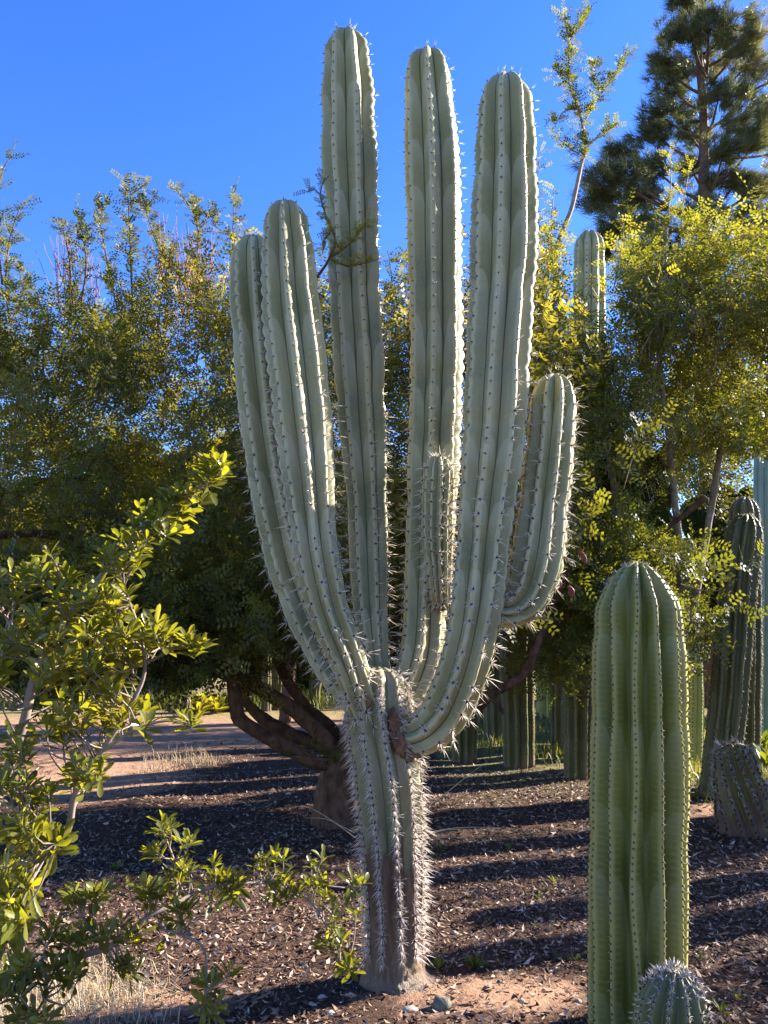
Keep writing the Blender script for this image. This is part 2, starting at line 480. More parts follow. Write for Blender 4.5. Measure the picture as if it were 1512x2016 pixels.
# ------------------------------------------------------------------ cactus builder
def ribbed(P, R, nribs, rot=0.0, per=12, step=0.016, depth=0.26, pexp=0.8, cren=0.07, cren_amp=0.05, cap=1.25, twist=0.0, seed=0,
           neck=0.03, lump=0.0, cork_fn=None, ar_cap=True, base_smooth=0.0, wob=1.0):
    r_ = np.random.default_rng(seed)
    pts, rad, s = smooth_path(P, R, step)
    L = s[-1]
    h = min(cap * rad[-1], 0.6 * L)
    body = np.linspace(0, L - h, max(4, int((L - h) / step)), endpoint=False)
    a = np.linspace(0, math.pi / 2, 16)
    S = np.concatenate([body, L - h + h * np.sin(a) * 0.999])
    C = np.stack([np.interp(S, s, pts[:, q]) for q in range(3)], 1)
    r = np.interp(S, s, rad)
    u = np.clip((S - (L - h)) / h, 0, 0.9995)
    capf = np.sqrt(1 - u ** 2.0)
    capf = np.maximum(capf, 0.10)
    T = norm(np.gradient(C, axis=0))
    N, B = frames(T)
    wv = S / 0.42 + 0.5 * np.sin(S * 2.3 + seed) + 0.21 * seed
    nb = 1 + neck * (vnoise(S * 3.1 + seed, S * 0 + seed, seed + 5)) * 0.5 - neck * np.exp(-((wv % 1.0 - 0.5) / 0.13) ** 2)
    M = nribs * per
    th = np.linspace(0, 2 * np.pi, M, endpoint=False)
    kk = np.floor(((th + np.pi / nribs) % (2 * np.pi)) / (2 * np.pi / nribs)).astype(int) % nribs
    c = np.abs(np.cos(nribs * th / 2))
    phase = r_.uniform(0, 1, nribs)
    ribdepth = 1 + r_.uniform(-0.12, 0.12, nribs)
    w = c ** 5
    wave = np.abs(np.sin(np.pi * (S[:, None] / cren + phase[kk][None])))
    tri = np.abs(((th * nribs / (2 * np.pi) + 0.5) % 1.0) - 0.5) * 2
    q0 = 1 - pexp
    prof = 1 - depth * (np.sqrt(tri ** 2 + q0 * q0) - q0) / (math.sqrt(1 + q0 * q0) - q0)
    prof = prof * (1 + 0.05 * (ribdepth[kk] - 1) * w)
    uneven = 1 + 0.6 * vnoise(S[:, None] * 2.3 + kk[None] * 3.7, kk[None] * 1.9 + seed + 0 * S[:, None], seed + 9)
    ramp_ = r_.uniform(.25, 1.5, nribs)[kk][None]
    bump = 1 + cren_amp * ramp_ * w[None] * (wave - 0.55) * uneven * np.sqrt(capf)[:, None]
    pf = prof[None] * np.ones((len(S), 1))
    if base_smooth:
        fs = np.clip((S - 0.10) / base_smooth, 0, 1)[:, None]; fs = fs * fs * (3 - 2 * fs)
        pf = pf * fs + (1 - (1 - prof[None]) * 0.04 - 0.05) * (1 - fs)
    rr = (r * capf * nb)[:, None] * pf * bump
    if lump:
        lw_ = np.clip(1 - S[:, None] / 0.30, 0, 1)
        rr = rr * (1 + lump * lw_ * (0.35 * vnoise(S[:, None] * 50, 2.0 * np.cos(th)[None] + 1.6 * np.sin(th)[None], seed + 2) + 0.65 * vnoise(S[:, None] * 110, 14 * np.cos(th)[None] + 12 * np.sin(th * 2)[None], seed + 3)))
    off = rot + twist * S + 0.05 * np.sin(S * 1.9 + seed)
    # small wander of every crest
    wander = wob * 0.035 * vnoise(S[:, None] * 4.0 + kk[None] * 5.1, kk[None] * 2.7 + 0 * S[:, None], seed + 1) * c[None]
    ang = th[None] + off[:, None] + wander
    D = np.cos(ang)[..., None] * N[:, None] + np.sin(ang)[..., None] * B[:, None]
    V = C[:, None] + rr[..., None] * D
    n = len(S)
    V = V.reshape(-1, 3)
    i = np.arange(n - 1)[:, None] * M; j = np.arange(M)[None]
    F = np.stack([i + j, i + (j + 1) % M, i + M + (j + 1) % M, i + M + j], -1).reshape(-1, 4)
    V = np.vstack([V, C[-1] - T[-1] * r[-1] * 0.06])
    e = (n - 1) * M
    Ft = np.stack([e + np.arange(M), e + (np.arange(M) + 1) % M, np.full(M, len(V) - 1)], 1)
    ribA = np.append(np.broadcast_to(c[None], (n, M)).ravel(), 0.5)
    lenA = np.append(np.repeat(S, M), L)
    cork = np.zeros(n * M + 1)
    if cork_fn is not None:
        cork = cork_fn(V, lenA)
    # areoles
    ar = []
    lim = L - h * 0.02 if ar_cap else L - h
    for q in range(nribs):
        sa = (np.arange(0, int(L / cren) + 2) - phase[q]) * cren
        sa = sa[(sa > 0.01) & (sa < lim)]
        for x in sa:
            if r_.uniform() < 0.04: continue
            x = min(x + r_.normal(0, 0.10) * cren, lim)
            cc = np.array([np.interp(x, S, C[:, d]) for d in range(3)])
            t = norm(np.array([np.interp(x, S, T[:, d]) for d in range(3)]))
            nn = norm(np.array([np.interp(x, S, N[:, d]) for d in range(3)]))
            bb = np.cross(t, nn)
            col = q * per
            rc = np.interp(x, S, rr[:, col]); an = np.interp(x, S, ang[:, col])
            d = math.cos(an) * nn + math.sin(an) * bb
            uu = np.interp(x, S, u)
            ar.append((cc + d * rc, norm(d * math.sqrt(1 - uu * uu) + t * uu), t, x, x / L))
    return V, [F, Ft], {'rib': ribA, 'len': lenA, 'cork': cork, 'age': lenA / L}, ar

def spine_cluster_template(nrad, lrad, ncent, lcent, width, seed, droop=0.15, areole=0.006, simple=False):
    r_ = np.random.default_rng(seed)
    V, F, A = [], [], []
    def spine(d, L, w):
        d = norm(d); x = norm(np.cross(d, [0.31, 0.7, 0.64])); y = np.cross(d, x)
        b = len(V)
        for q in range(3):
            a = q * 2.0944
            V.append((math.cos(a) * x + math.sin(a) * y) * w + d * 0.001); A.append(0.1)
        if simple:
            V.append(d * L); A.append(0.9)
            F.extend([(b, b + 1, b + 3), (b + 1, b + 2, b + 3), (b + 2, b, b + 3)])
            return
        for q in range(3):
            a = q * 2.0944
            V.append(d * L * 0.4 + (math.cos(a) * x + math.sin(a) * y) * w * 0.8); A.append(0.55)
        V.append(d * L + np.array([0, -0.06 * L, 0])); A.append(1.0)
        for q in range(3):
            p = (q + 1) % 3
            F.append((b + q, b + p, b + 3 + p)); F.append((b + q, b + 3 + p, b + 3 + q)); F.append((b + 3 + q, b + 3 + p, b + 6))
    for q in range(nrad):
        a = 2 * math.pi * q / nrad + r_.uniform(-0.25, 0.25)
        e = r_.uniform(0.22, 0.75)
        spine((math.cos(a) * math.cos(e), math.sin(a) * math.cos(e), math.sin(e)), lrad * r_.uniform(0.35, 1.15), width)
    for q in range(ncent):
        spine((r_.uniform(-0.5, 0.5), r_.uniform(-0.4, 0.4) - droop, 1.0), lcent * r_.uniform(0.7, 1.15), width * 1.35)
    b = len(V)
    for p in ((1, 0, 0), (0, 1.3, 0), (-1, 0, 0), (0, -1.3, 0), (0, 0, 0.6)):
        V.append(np.array(p) * areole); A.append(0.0)
    for q in range(4):
        F.append((b + q, b + (q + 1) % 4, b + 4))
    return np.array(V), np.array(F), np.array(A)

def spine_templates(*a, count=6, seed=0, **kw):
    return [spine_cluster_template(*a, seed=seed + i, **kw) for i in range(count)]

def ar_mats(ar, scale, roll=0.3, r_=rng):
    Pp = np.array([a[0] for a in ar]); Z = np.array([a[1] for a in ar]); U = np.array([a[2] for a in ar])
    Z = norm(Z); X = norm(np.cross(U, Z)); Yv = np.cross(Z, X)
    M = np.stack([X, Yv, Z], 2)
    ro = r_.uniform(-roll, roll, len(ar))
    c, s_ = np.cos(ro), np.sin(ro)
    Rz = np.zeros((len(ar), 3, 3)); Rz[:, 0, 0] = c; Rz[:, 0, 1] = -s_; Rz[:, 1, 0] = s_; Rz[:, 1, 1] = c; Rz[:, 2, 2] = 1
    return M @ Rz * np.asarray(scale)[:, None, None], Pp

def spines_joined(ar, temps, scale, name, mat, parent):
    if not ar: return None
    M, Pp = ar_mats(ar, scale)
    bag = Bag()
    which = rng.integers(0, len(temps), len(ar))
    for t, (tV, tF, tA) in enumerate(temps):
        q = which == t
        stamp(bag, tV, tF, M[q], Pp[q], quads=False, tA=tA)
    return bag.obj(name, mat, parent, smooth=False, kind='stuff')

def cluster_meshes(temps, mat):
    out = []
    for tV, tF, tA in temps:
        me = mesh_data('spine_cluster', tV, tF, {'c': tA}, False); me.materials.append(mat); out.append(me)
    return out

def spines_single(ar, meshes, scale, parent, name='spine_cluster'):
    M, Pp = ar_mats(ar, np.ones(len(ar)))
    for i in range(len(ar)):
        o = bpy.data.objects.new(name, meshes[rng.integers(0, len(meshes))])
        COL.objects.link(o)
        o.parent = parent
        mm = Matrix(M[i].tolist()).to_4x4()
        o.matrix_local = Matrix.Translation(Vector(Pp[i] - BASE[parent])) @ mm @ Matrix.Scale(float(scale[i]), 4)

# ------------------------------------------------------------------ the big many-armed cactus
def trace(rows, Y):
    """rows of (photo y, left x, right x[, Y]) from base to tip -> points and radii"""
    P, R = [], []
    for r in rows:
        y, a, b = r[:3]
        yy = r[3] if len(r) > 3 else Y
        P.append(at((a + b) / 2, y, yy)); R.append((b - a) / 2 / FPX * depth_of((a + b) / 2, y, yy))
    return np.array(P), np.array(R)

tb = on_ground(777, 1975)
tb[1] = 3.95; tb[0] = at(777, 1960, 3.95)[0]; tb[2] = float(gz(tb[0], tb[1])) - 0.02
big = thing('columnar_cactus', tb, 'huge pale grey-green columnar cactus branching into many tall ribbed arms above a spiny brown trunk', 'cactus')
TY = 3.95
trunk_rows = [(1972, 680, 884), (1952, 684, 880), (1938, 692, 868), (1922, 706, 850), (1900, 718, 838), (1850, 722, 832), (1800, 721, 832), (1700, 716, 831), (1600, 706, 830),
              (1520, 696, 826), (1450, 686, 812), (1390, 680, 806), (1340, 690, 800), (1310, 700, 790)]
P, R = trace(trunk_rows, TY)

def trunk_cork(V, ln):
    z = V[:, 2]
    base = np.clip(1.3 - (z - 0.05) / 0.72, 0, 1.6)
    seam = np.exp(-(((V[:, 0] - at(775, 1450, TY)[0]) / 0.035) ** 2)) * np.exp(-(((z - at(775, 1440, TY)[2]) / 0.14) ** 2)) * 0.9
    return base + seam
Vt, Ft_, At, ar_t = ribbed(P, R, 10, rot=0.15, per=10, step=0.014, depth=0.24, pexp=0.75, cren=0.034, cren_amp=0.05, cap=0.8, seed=2, lump=0.13, base_smooth=0.30, cork_fn=trunk_cork)
trunk = obj('trunk', Vt, Ft_, M_trunk, big, attrs=At)

ARMS = {
    'back left': dict(rows=[(1420, 715, 775, 4.02), (1380, 672, 740, 4.06), (1300, 612, 690, 4.12), (1200, 560, 655, 4.18), (1100, 523, 627, 4.2), (1000, 501, 606, 4.2), (900, 482, 588, 4.2),
                           (800, 470, 576, 4.2), (700, 461, 566, 4.2), (600, 452, 556, 4.2), (520, 452, 546, 4.2), (464, 458, 540, 4.2)], n=8, rot=0.25),
    'front left': dict(rows=[(1440, 715, 780, 3.93), (1405, 690, 758, 3.9), (1350, 668, 738, 3.86), (1300, 648, 722, 3.83), (1200, 605, 688, 3.8), (1100, 580, 668, 3.78), (1000, 565, 660, 3.78), (900, 550, 657, 3.78),
                            (800, 535, 653, 3.78), (700, 524, 643, 3.78), (600, 513, 632, 3.78), (500, 514, 620, 3.78), (440, 518, 608, 3.78), (396, 522, 604, 3.78)], n=8, rot=-0.05),
    'tallest': dict(rows=[(1420, 715, 775, 4.05), (1350, 716, 768, 4.1), (1300, 711, 767, 4.14), (1200, 695, 766, 4.2), (1100, 688, 765, 4.24), (1000, 683, 764, 4.25), (900, 674, 762, 4.25), (800, 664, 760, 4.25),
                          (700, 655, 760, 4.25), (600, 650, 752, 4.25), (500, 644, 750, 4.25), (400, 638, 748, 4.25), (300, 632, 744, 4.25), (200, 632, 740, 4.25), (120, 638, 728, 4.25), (60, 642, 720, 4.25)], n=7, rot=0.3),
    'centre': dict(rows=[(1450, 735, 795, 4.0), (1400, 752, 826, 4.05), (1300, 783, 872, 4.1), (1200, 791, 882, 4.15), (1100, 795, 890, 4.15), (1000, 798, 898, 4.15), (900, 800, 905, 4.15), (800, 803, 909, 4.15),
                         (700, 804, 913, 4.15), (600, 803, 911, 4.15), (500, 801, 909, 4.15), (400, 797, 910, 4.15), (300, 794, 906, 4.15), (200, 793, 896, 4.15), (140, 796, 886, 4.15), (99, 800, 882, 4.15)], n=7, rot=-0.2),
    'front right': dict(rows=[(1440, 735, 800, 3.93), (1448, 775, 860, 3.9), (1420, 815, 906, 3.86), (1380, 838, 935, 3.83), (1300, 866, 966, 3.78), (1200, 884, 990, 3.75), (1100, 895, 1001, 3.75), (1000, 902, 1013, 3.75),
                              (900, 908, 1030, 3.75), (800, 912, 1039, 3.75), (700, 916, 1044, 3.75), (600, 921, 1051, 3.75), (500, 925, 1057, 3.75), (400, 929, 1057, 3.75), (300, 935, 1054, 3.75), (220, 942, 1047, 3.75), (148, 948, 1042, 3.75)], n=8, rot=0.1),
    'short right': dict(rows=[(1195, 935, 985, 3.82), (1200, 968, 1040, 3.82), (1170, 990, 1085, 3.82), (1100, 1004, 1110, 3.82), (1000, 1020, 1119, 3.82), (900, 1032, 1130, 3.82), (820, 1041, 1134, 3.82), (737, 1046, 1136, 3.82)], n=9, rot=0.2),
    'small front': dict(rows=[(1195, 850, 888, 4.04), (1170, 846, 888, 4.0), (1120, 838, 890, 3.96), (1060, 830, 892, 3.95), (1000, 829, 894, 3.95), (950, 832, 895, 3.95), (896, 838, 890, 3.95)], n=11, rot=0.1),
}
T_long = spine_templates(9, 0.036, 2, 0.062, 0.0012, count=12, seed=20, droop=0.3, areole=0.0045)
T_top = spine_templates(3, 0.018, 2, 0.042, 0.0012, count=5, seed=40, droop=0.0, simple=True, areole=0.0045)
T_trunk = spine_templates(13, 0.052, 5, 0.075, 0.0012, count=10, seed=60, droop=0.55, areole=0.007)
pool = []          # (apparent size, arm object, areole, scale, template set)
camp = np.array([0, 0, CAMH])
arm_objs = []
for i, (nm, a) in enumerate(ARMS.items()):
    P, R = trace(a['rows'], 4.0)
    small = nm.startswith('small')
    def arm_cork(V, ln, small=small):
        return np.clip(1.0 - ln / (0.10 if not small else 0.05), 0, 1) * 0.8
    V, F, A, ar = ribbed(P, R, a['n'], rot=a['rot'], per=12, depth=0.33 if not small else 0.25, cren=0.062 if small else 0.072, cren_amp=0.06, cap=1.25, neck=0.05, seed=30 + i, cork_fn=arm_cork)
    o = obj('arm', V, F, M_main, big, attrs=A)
    o['label'] = {'back left': 'arm partly hidden behind the front left arm', 'front left': 'left arm leaning out in front', 'tallest': 'tallest arm', 'centre': 'tall middle arm',
                  'front right': 'thick right arm curving out from the trunk', 'short right': 'short curved side arm', 'small front': 'small young arm with dense spines'}[nm]
    arm_objs.append(o)
    for x in ar:
        top = x[0][2] > 2.9
        low = np.clip((2.9 - x[0][2]) / 1.5, 0, 1)
        sc = (1.0 + 0.35 * low) if not top else 1.0
        if small: sc = 1.15
        view = camp - x[0]
        facing = float(np.dot(norm(view), x[1]))
        size = sc * (facing > 0.1) / np.linalg.norm(view) * (0.6 if top else 1.0)
        pool.append((size, o, x, sc * rng.uniform(0.85, 1.15), 'top' if top else 'long'))
for x in ar_t:
    if x[0][2] < 0.14: continue
    if x[0][2] > 1.45: continue
    view = camp - x[0]
    facing = float(np.dot(norm(view), x[1]))
    pool.append((1.3 * (facing > 0.1) / np.linalg.norm(view), trunk, x, rng.uniform(0.7, 1.1), 'trunk'))
order = sorted(range(len(pool)), key=lambda q: -pool[q][0])
single = set(order[:300])
sets = {'long': (T_long, cluster_meshes(T_long, M_spine), M_spine), 'top': (T_top, cluster_meshes(T_top, M_spine), M_spine), 'trunk': (T_trunk, cluster_meshes(T_trunk, M_spine_red), M_spine_red)}
for o in arm_objs + [trunk]:
    for key, (tt, mm, mt) in sets.items():
        mine = [(q, e) for q, e in enumerate(pool) if e[1] is o and e[4] == key]
        one = [e for q, e in mine if q in single]
        rest = [e for q, e in mine if q not in single]
        if one: spines_single([e[2] for e in one], mm, [e[3] for e in one], o)
        if rest: spines_joined([e[2] for e in rest], tt, [e[3] for e in rest], 'spines', mt, o)

def blob(c, rad, seed, rough=0.25, seg=14, squash=(1, 1, 1)):
    th = np.linspace(0, np.pi, seg); ph = np.linspace(0, 2 * np.pi, seg * 2, endpoint=False)
    t, p = np.meshgrid(th, ph, indexing='ij')
    d = np.stack([np.sin(t) * np.cos(p), np.sin(t) * np.sin(p), np.cos(t)], -1)
    r = 1 + rough * (vnoise(d[..., 0] * 3 + d[..., 2] * 2, d[..., 1] * 3, seed) + 0.5 * vnoise(d[..., 0] * 8, d[..., 1] * 7 + d[..., 2] * 8, seed + 1))
    V = (d * r[..., None] * rad * np.array(squash)).reshape(-1, 3) + c
    m = seg * 2
    i = np.arange(seg - 1)[:, None] * m; j = np.arange(m)[None]
    return V, np.stack([i + j, i + m + j, i + m + (j + 1) % m, i + (j + 1) % m], -1).reshape(-1, 4)

for (px, py, Y, r, sq) in [(712, 1385, 3.80, 0.05, (1, .6, .8)), (738, 1358, 3.86, 0.05, (1.2, .5, .4)), (775, 1420, 3.80, 0.045, (.7, .5, 1.4)), (785, 1462, 3.79, 0.05, (.8, .6, 1.1)),
                           (806, 1486, 3.82, 0.045, (1.2, .6, .7)), (866, 1190, 4.0, 0.045, (1, .5, .6)), (985, 1215, 3.80, 0.05, (.6, .7, 1))]:
    V, F = blob(at(px, py, Y + .025), r * .72, int(px), 0.55, 22, sq)
    obj('corky_scar', V, F, M_cork, big)

# ------------------------------------------------------------------ single cactus things
def cactus(name, P, R, n, mat, label, group=None, cat='cactus', spine=None, sp_scale=1.0, spmat=None, **kw):
    base = np.array(P[0], float)
    t = thing(name, base, label, cat, group)
    V, F, A, ar = ribbed(P, R, n, **kw)
    b = obj('stem', V, F, mat, t, attrs=A)
    if spine:
        spines_joined(ar, spine, sp_scale * rng.uniform(0.8, 1.15, len(ar)), 'spines', spmat, b)
    return t, b, ar

T_short = spine_templates(6, 0.010, 1, 0.017, 0.0008, count=5, seed=80, areole=0.0043, simple=True)
T_mid = spine_templates(5, 0.016, 1, 0.026, 0.0014, count=5, seed=90, areole=0.008, simple=True)
T_hair = spine_templates(7, 0.020, 3, 0.026, 0.0010, count=5, seed=95, areole=0.006, simple=True)

GY = 3.45
P, R = trace([(2110, 1160, 1345), (2016, 1158, 1345), (1900, 1160, 1347), (1700, 1160, 1350), (1500, 1163, 1352), (1400, 1165, 1350), (1300, 1167, 1346), (1200, 1172, 1338), (1160, 1178, 1328), (1106, 1188, 1320)], GY)
P[0][2] = float(gz(P[0][0], P[0][1])) - 0.03
gc, gstem, gar = cactus('columnar_cactus', P, R, 12, M_green, 'fresh green single-stem column cactus with fine spine lines along its ribs', spine=T_short, sp_scale=1.15, spmat=M_spine_short,
                        rot=-0.31, per=11, step=0.014, depth=0.42, pexp=0.88, cren=0.028, cren_amp=0.015, cap=1.75, seed=71, neck=0.03, wob=2.2)
# woolly crown
def wool(ar, lim, n, ln, name, parent, mat=M_wool, w=0.0012):
    bag = Bag()
    for a in ar:
        if a[4] < lim: continue
        for q in range(n):
            d = norm(a[1] + rng.normal(0, 0.55, 3)); L = ln * rng.uniform(0.5, 1.2)
            p = a[0] + rng.normal(0, 0.004, 3); x = norm(np.cross(d, rng.normal(0, 1, 3))) * w
            bag.add(np.array([p - x, p + x, p + d * L]), T=[[0, 1, 2]], c=rng.uniform(0, 1))
    if bag.n: bag.obj(name, mat, parent, smooth=False, kind='stuff')
wool(gar, 0.93, 16, 0.016, 'wool', gstem)

P, R = trace([(2120, 1245, 1390, 3.12), (2050, 1250, 1392, 3.12), (1990, 1258, 1394, 3.12), (1950, 1270, 1388, 3.12), (1905, 1285, 1375, 3.12)], 3.12)
P[0][2] = float(gz(P[0][0], P[0][1])) - 0.03
sc_, sstem, sar = cactus('young_cactus', P, R, 12, M_small, 'small round-topped cactus with grey woolly crown at the foot of the green column', spine=T_hair, sp_scale=1.15, spmat=M_spine,
                         rot=0.1, per=10, step=0.01, depth=0.26, cren=0.024, cren_amp=0.02, cap=1.5, seed=73)
wool(sar, 0.80, 26, 0.03, 'wool', sstem)

def column(px, pbase, ptop, hw, label, mat=M_back, n=10, lean=0, Y=None, seed=0, rib=None, spm=M_spine_dark, sps=1.0, name='columnar_cactus', group=None, cren=0.05, per=8, spine=True, bulge=1.08):
    g = on_ground(px, pbase)
    if Y is not None:
        g = at(px, pbase, Y); g[2] = float(gz(g[0], g[1]))
    Y = g[1]
    tip = at(px + lean, ptop, Y)
    r = hw / FPX * depth_of(px, pbase, Y)
    g[2] -= 0.03
    k_ = np.linspace(0, 1, 6)
    P = g[None] * (1 - k_)[:, None] + tip[None] * k_[:, None]
    P[1:-1, 0] += np.random.default_rng(seed).normal(0, 0.012, 4)
    R = r * np.array([0.95, 1.0, bulge, bulge, bulge, 1.0])
    def ck(V, ln): return np.clip(0.75 - ln / 0.35, 0, 1)
    return cactus(name, P, R, n, mat, label, group, spine=T_mid if spine else None, sp_scale=sps, spmat=spm, rot=seed * 0.37, per=per, step=0.03 if spine else 0.07, depth=0.25, cren=cren, cren_amp=0.03, cap=1.4, seed=seed, cork_fn=ck)

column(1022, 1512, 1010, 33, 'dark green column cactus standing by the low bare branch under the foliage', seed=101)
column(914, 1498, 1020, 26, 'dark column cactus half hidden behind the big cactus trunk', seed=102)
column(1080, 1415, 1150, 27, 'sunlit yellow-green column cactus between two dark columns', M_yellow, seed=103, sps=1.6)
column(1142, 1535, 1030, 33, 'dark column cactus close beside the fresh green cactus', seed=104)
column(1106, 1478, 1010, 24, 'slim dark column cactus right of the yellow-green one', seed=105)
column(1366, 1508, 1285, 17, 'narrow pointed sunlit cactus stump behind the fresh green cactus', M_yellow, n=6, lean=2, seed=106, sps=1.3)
# tall dark one at the right, leaning slightly
P = [on_ground(1415, 1572) + [0, 0, -0.03]]
yq = P[0][1]
for (y, x) in [(1500, 1422), (1400, 1432), (1300, 1441), (1200, 1450), (1100, 1460), (1012, 1470)]:
    P.append(at(x, y, yq))
R = np.array([38, 36, 36, 36, 36, 37, 36]) / FPX * depth_of(1440, 1300, yq)
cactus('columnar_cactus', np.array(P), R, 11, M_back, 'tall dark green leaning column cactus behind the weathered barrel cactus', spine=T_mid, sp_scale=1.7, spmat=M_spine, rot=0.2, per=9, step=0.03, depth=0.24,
       cren=0.07, cren_amp=0.03, cap=1.5, seed=107, cork_fn=lambda V, ln: np.clip(0.7 - ln / 0.4, 0, 1))
# weathered leaning barrel in front of it
P = [on_ground(1472, 1640) + [0, 0, -0.04]]
yq = P[0][1]
for (y, x) in [(1600, 1466), (1560, 1458), (1520, 1450), (1490, 1444), (1462, 1438)]:
    P.append(at(x, y, yq))
R = np.array([58, 55, 48, 42, 37, 33]) / FPX * depth_of(1450, 1550, yq)
t_, b_, a_ = cactus('barrel_cactus', np.array(P), R, 13, M_brown, 'squat weathered barrel cactus with twisted brown ribs and a spiny grey top', spine=T_mid, sp_scale=2.1, spmat=M_spine_dark, rot=0.4, per=9, step=0.02, depth=0.25,
                    cren=0.045, cren_amp=0.03, cap=0.7, twist=-0.9, seed=108, cork_fn=lambda V, ln: np.clip(1.0 - ln / 0.62, 0, 1))
wool(a_, 0.35, 7, 0.07, 'dry_spine_mat', b_, w=0.003)
column(1466, 1500, 978, 30, 'column cactus with sunlit spines rising behind the tall leaning one', seed=109, Y=11.5, spm=M_spine, sps=1.6)
column(1500, 1450, 880, 17, 'pale blue-green slim column cactus', M_blue, seed=110, Y=13.5, group='pale blue-green columns', n=7, spine=False)
column(1528, 1450, 860, 17, 'pale blue-green slim column cactus', M_blue, seed=111, Y=13.8, group='pale blue-green columns', n=7, spine=False)
column(1160, 1460, 455, 33, 'very tall cactus whose rounded tip pokes out above the foliage', M_main, seed=112, Y=11.5, n=9, spm=M_spine, sps=1.6, cren=.1)
# far row at the left and under the tree
far_spots = [(150, 1392, 1300, 11), (182, 1394, 1290, 12), (232, 1398, 1285, 13), (256, 1398, 1292, 12), (205, 1392, 1296, 10), (300, 1388, 1270, 9), (330, 1386, 1262, 9), (525, 1400, 1250, 10), (548, 1398, 1245, 11),
             (575, 1396, 1262, 9), (470, 1392, 1255, 10), (620, 1394, 1250, 12), (60, 1396, 1290, 11), (745, 1392, 1180, 10), (860, 1392, 1240, 12)]
for q, (x, yb, yt, hw) in enumerate(far_spots):
    column(x, yb, yt, hw, 'slim dark column cactus in the far row beyond the path', seed=130 + q, group='far row of column cacti', n=8, spine=False, per=4)
column(365, 1418, 1372, 9, 'short brown cactus stump beside the bright green weeds', M_brown, seed=150, n=8, spine=False, per=6)
for q, (x, Y, yt) in enumerate([(1200, 13.2, 1040), (1245, 14.6, 1060), (1290, 16.2, 1070), (1215, 17.6, 1080), (975, 14.0, 1060), (955, 16.5, 1080), (1180, 12.3, 1000), (1270, 13.9, 1030), (1310, 15.3, 1040), (1230, 16.9, 1060), (1350, 17.4, 1060), (1260, 20.0, 1090), (1150, 15.0, 1040)]):  # columns added out of sight to throw shadow stripes across the sand
    column(x, 1440, yt, 24, 'column cactus added for shadow stripes, deep in the grove behind the bushy tree', seed=180 + q, group='grove behind the bushy tree', Y=Y, n=9, spine=False, per=5)
# unseen cacti added on the sunny side to cast shadow bands on the ground
for q, (x, v, h, r) in enumerate([(5.3, 3.7, 3.0, .2), (4.9, 4.25, 2.5, .17), (5.6, 5.1, 3.3, .22), (5.3, 5.75, 3.0, .2), (6.3, 6.9, 3.3, .2)]):
    y = (v + math.sin(SUN_AZ) * x) / math.cos(SUN_AZ)
    g = np.array([x, y, float(gz(x, y)) - 0.03])
    P = np.array([g + [0, 0, h * f] for f in (0, .25, .5, .75, 1)])
    cactus('columnar_cactus', P, np.array([r, r, r * 1.05, r, r * .95]), 10, M_back, 'unseen column cactus added on the sunny side to cast shadow bands', 'unseen shadow-casting columns', spine=None, rot=q * .4, per=4, step=0.10, depth=0.25, cren=0.06, cren_amp=0.02, seed=160 + q)

# ------------------------------------------------------------------ trees with feathery leaves
def pinnate(npairs, L, ll, lw, seed, rachis=True):
    r_ = np.random.default_rng(seed)
    V, F = [], []
    for q in range(npairs):
        y = L * (0.15 + 0.85 * q / (npairs - 1))
        sag = -0.10 * L * (y / L) ** 2
        for sx in (-1, 1):
            f = ll * (1 - 0.35 * abs(q / (npairs - 1) - 0.45)) * r_.uniform(0.85, 1.1)
            d = np.array([sx * 0.86, 0.45 + r_.uniform(-.15, .15), r_.uniform(-0.25, 0.35)]); d = d / np.linalg.norm(d)
            sd = norm(np.cross(d, [0.1 * sx, 0.1, 1]))
            b = np.array([0, y, sag]); n0 = len(V)
            V += [b, b + d * f * 0.55 + sd * lw / 2, b + d * f, b + d * f * 0.55 - sd * lw / 2]
            F.append((n0, n0 + 1, n0 + 2, n0 + 3))
    if not rachis: return np.array(V), np.array(F)
    n0 = len(V); w = 0.0012
    V += [np.array([-w, 0, 0]), np.array([w, 0, 0]), np.array([w * .5, L, -0.10 * L]), np.array([-w * .5, L, -0.10 * L])]
    F.append((n0, n0 + 1, n0 + 2, n0 + 3))
    return np.array(V), np.array(F)

def shoot_template(seed, L=0.6, nleaf=16, leafL=0.125, ll=0.055, lw=0.024, pairs=4, bare=0.15):
    """local z up: stem along z, leaves around it.  returns (leaf V,F,c), (stem V,F)"""
    r_ = np.random.default_rng(seed)
    k_ = np.linspace(0, 1, 6)
    path = np.stack([0.05 * L * np.cumsum(r_.normal(0, 1, 6)) * k_, 0.05 * L * np.cumsum(r_.normal(0, 1, 6)) * k_, k_ * L], 1)
    bag = Bag()
    for q in range(nleaf):
        t = bare + (1 - bare) * (q + r_.uniform(0, .6)) / nleaf
        t = min(t, 1.0)
        p = np.array([np.interp(t, k_, path[:, d]) for d in range(3)])
        a = q * 2.4 + r_.uniform(-.4, .4)
        out = np.array([math.cos(a), math.sin(a), 0.35 + 0.5 * t + r_.uniform(-.3, .2)])
        lv, lf = pinnate(pairs, leafL * r_.uniform(.75, 1.15), ll, lw, seed * 31 + q, False)
        Yv = norm(out); X = norm(np.cross(Yv, np.array([0, 0, 1.0]) + r_.normal(0, .35, 3))); Z = np.cross(X, Yv)
        bag.add(lv @ np.stack([X, Yv, Z], 1).T + p, Q=lf, c=r_.uniform(-.18, .18))
    V, F, A = bag.out()
    w = 0.0035 * L / 0.6
    sV, sF, sT = tube(path, np.linspace(w * 1.3, w * .5, 6), 3, L / 3.1)
    return (V, F[0], A['c']), (sV, sF)

SH = [shoot_template(300 + i, L=0.55, nleaf=11) for i in range(8)]
SH_LONG = [shoot_template(340 + i, L=1.0, nleaf=24, bare=0.3) for i in range(5)]

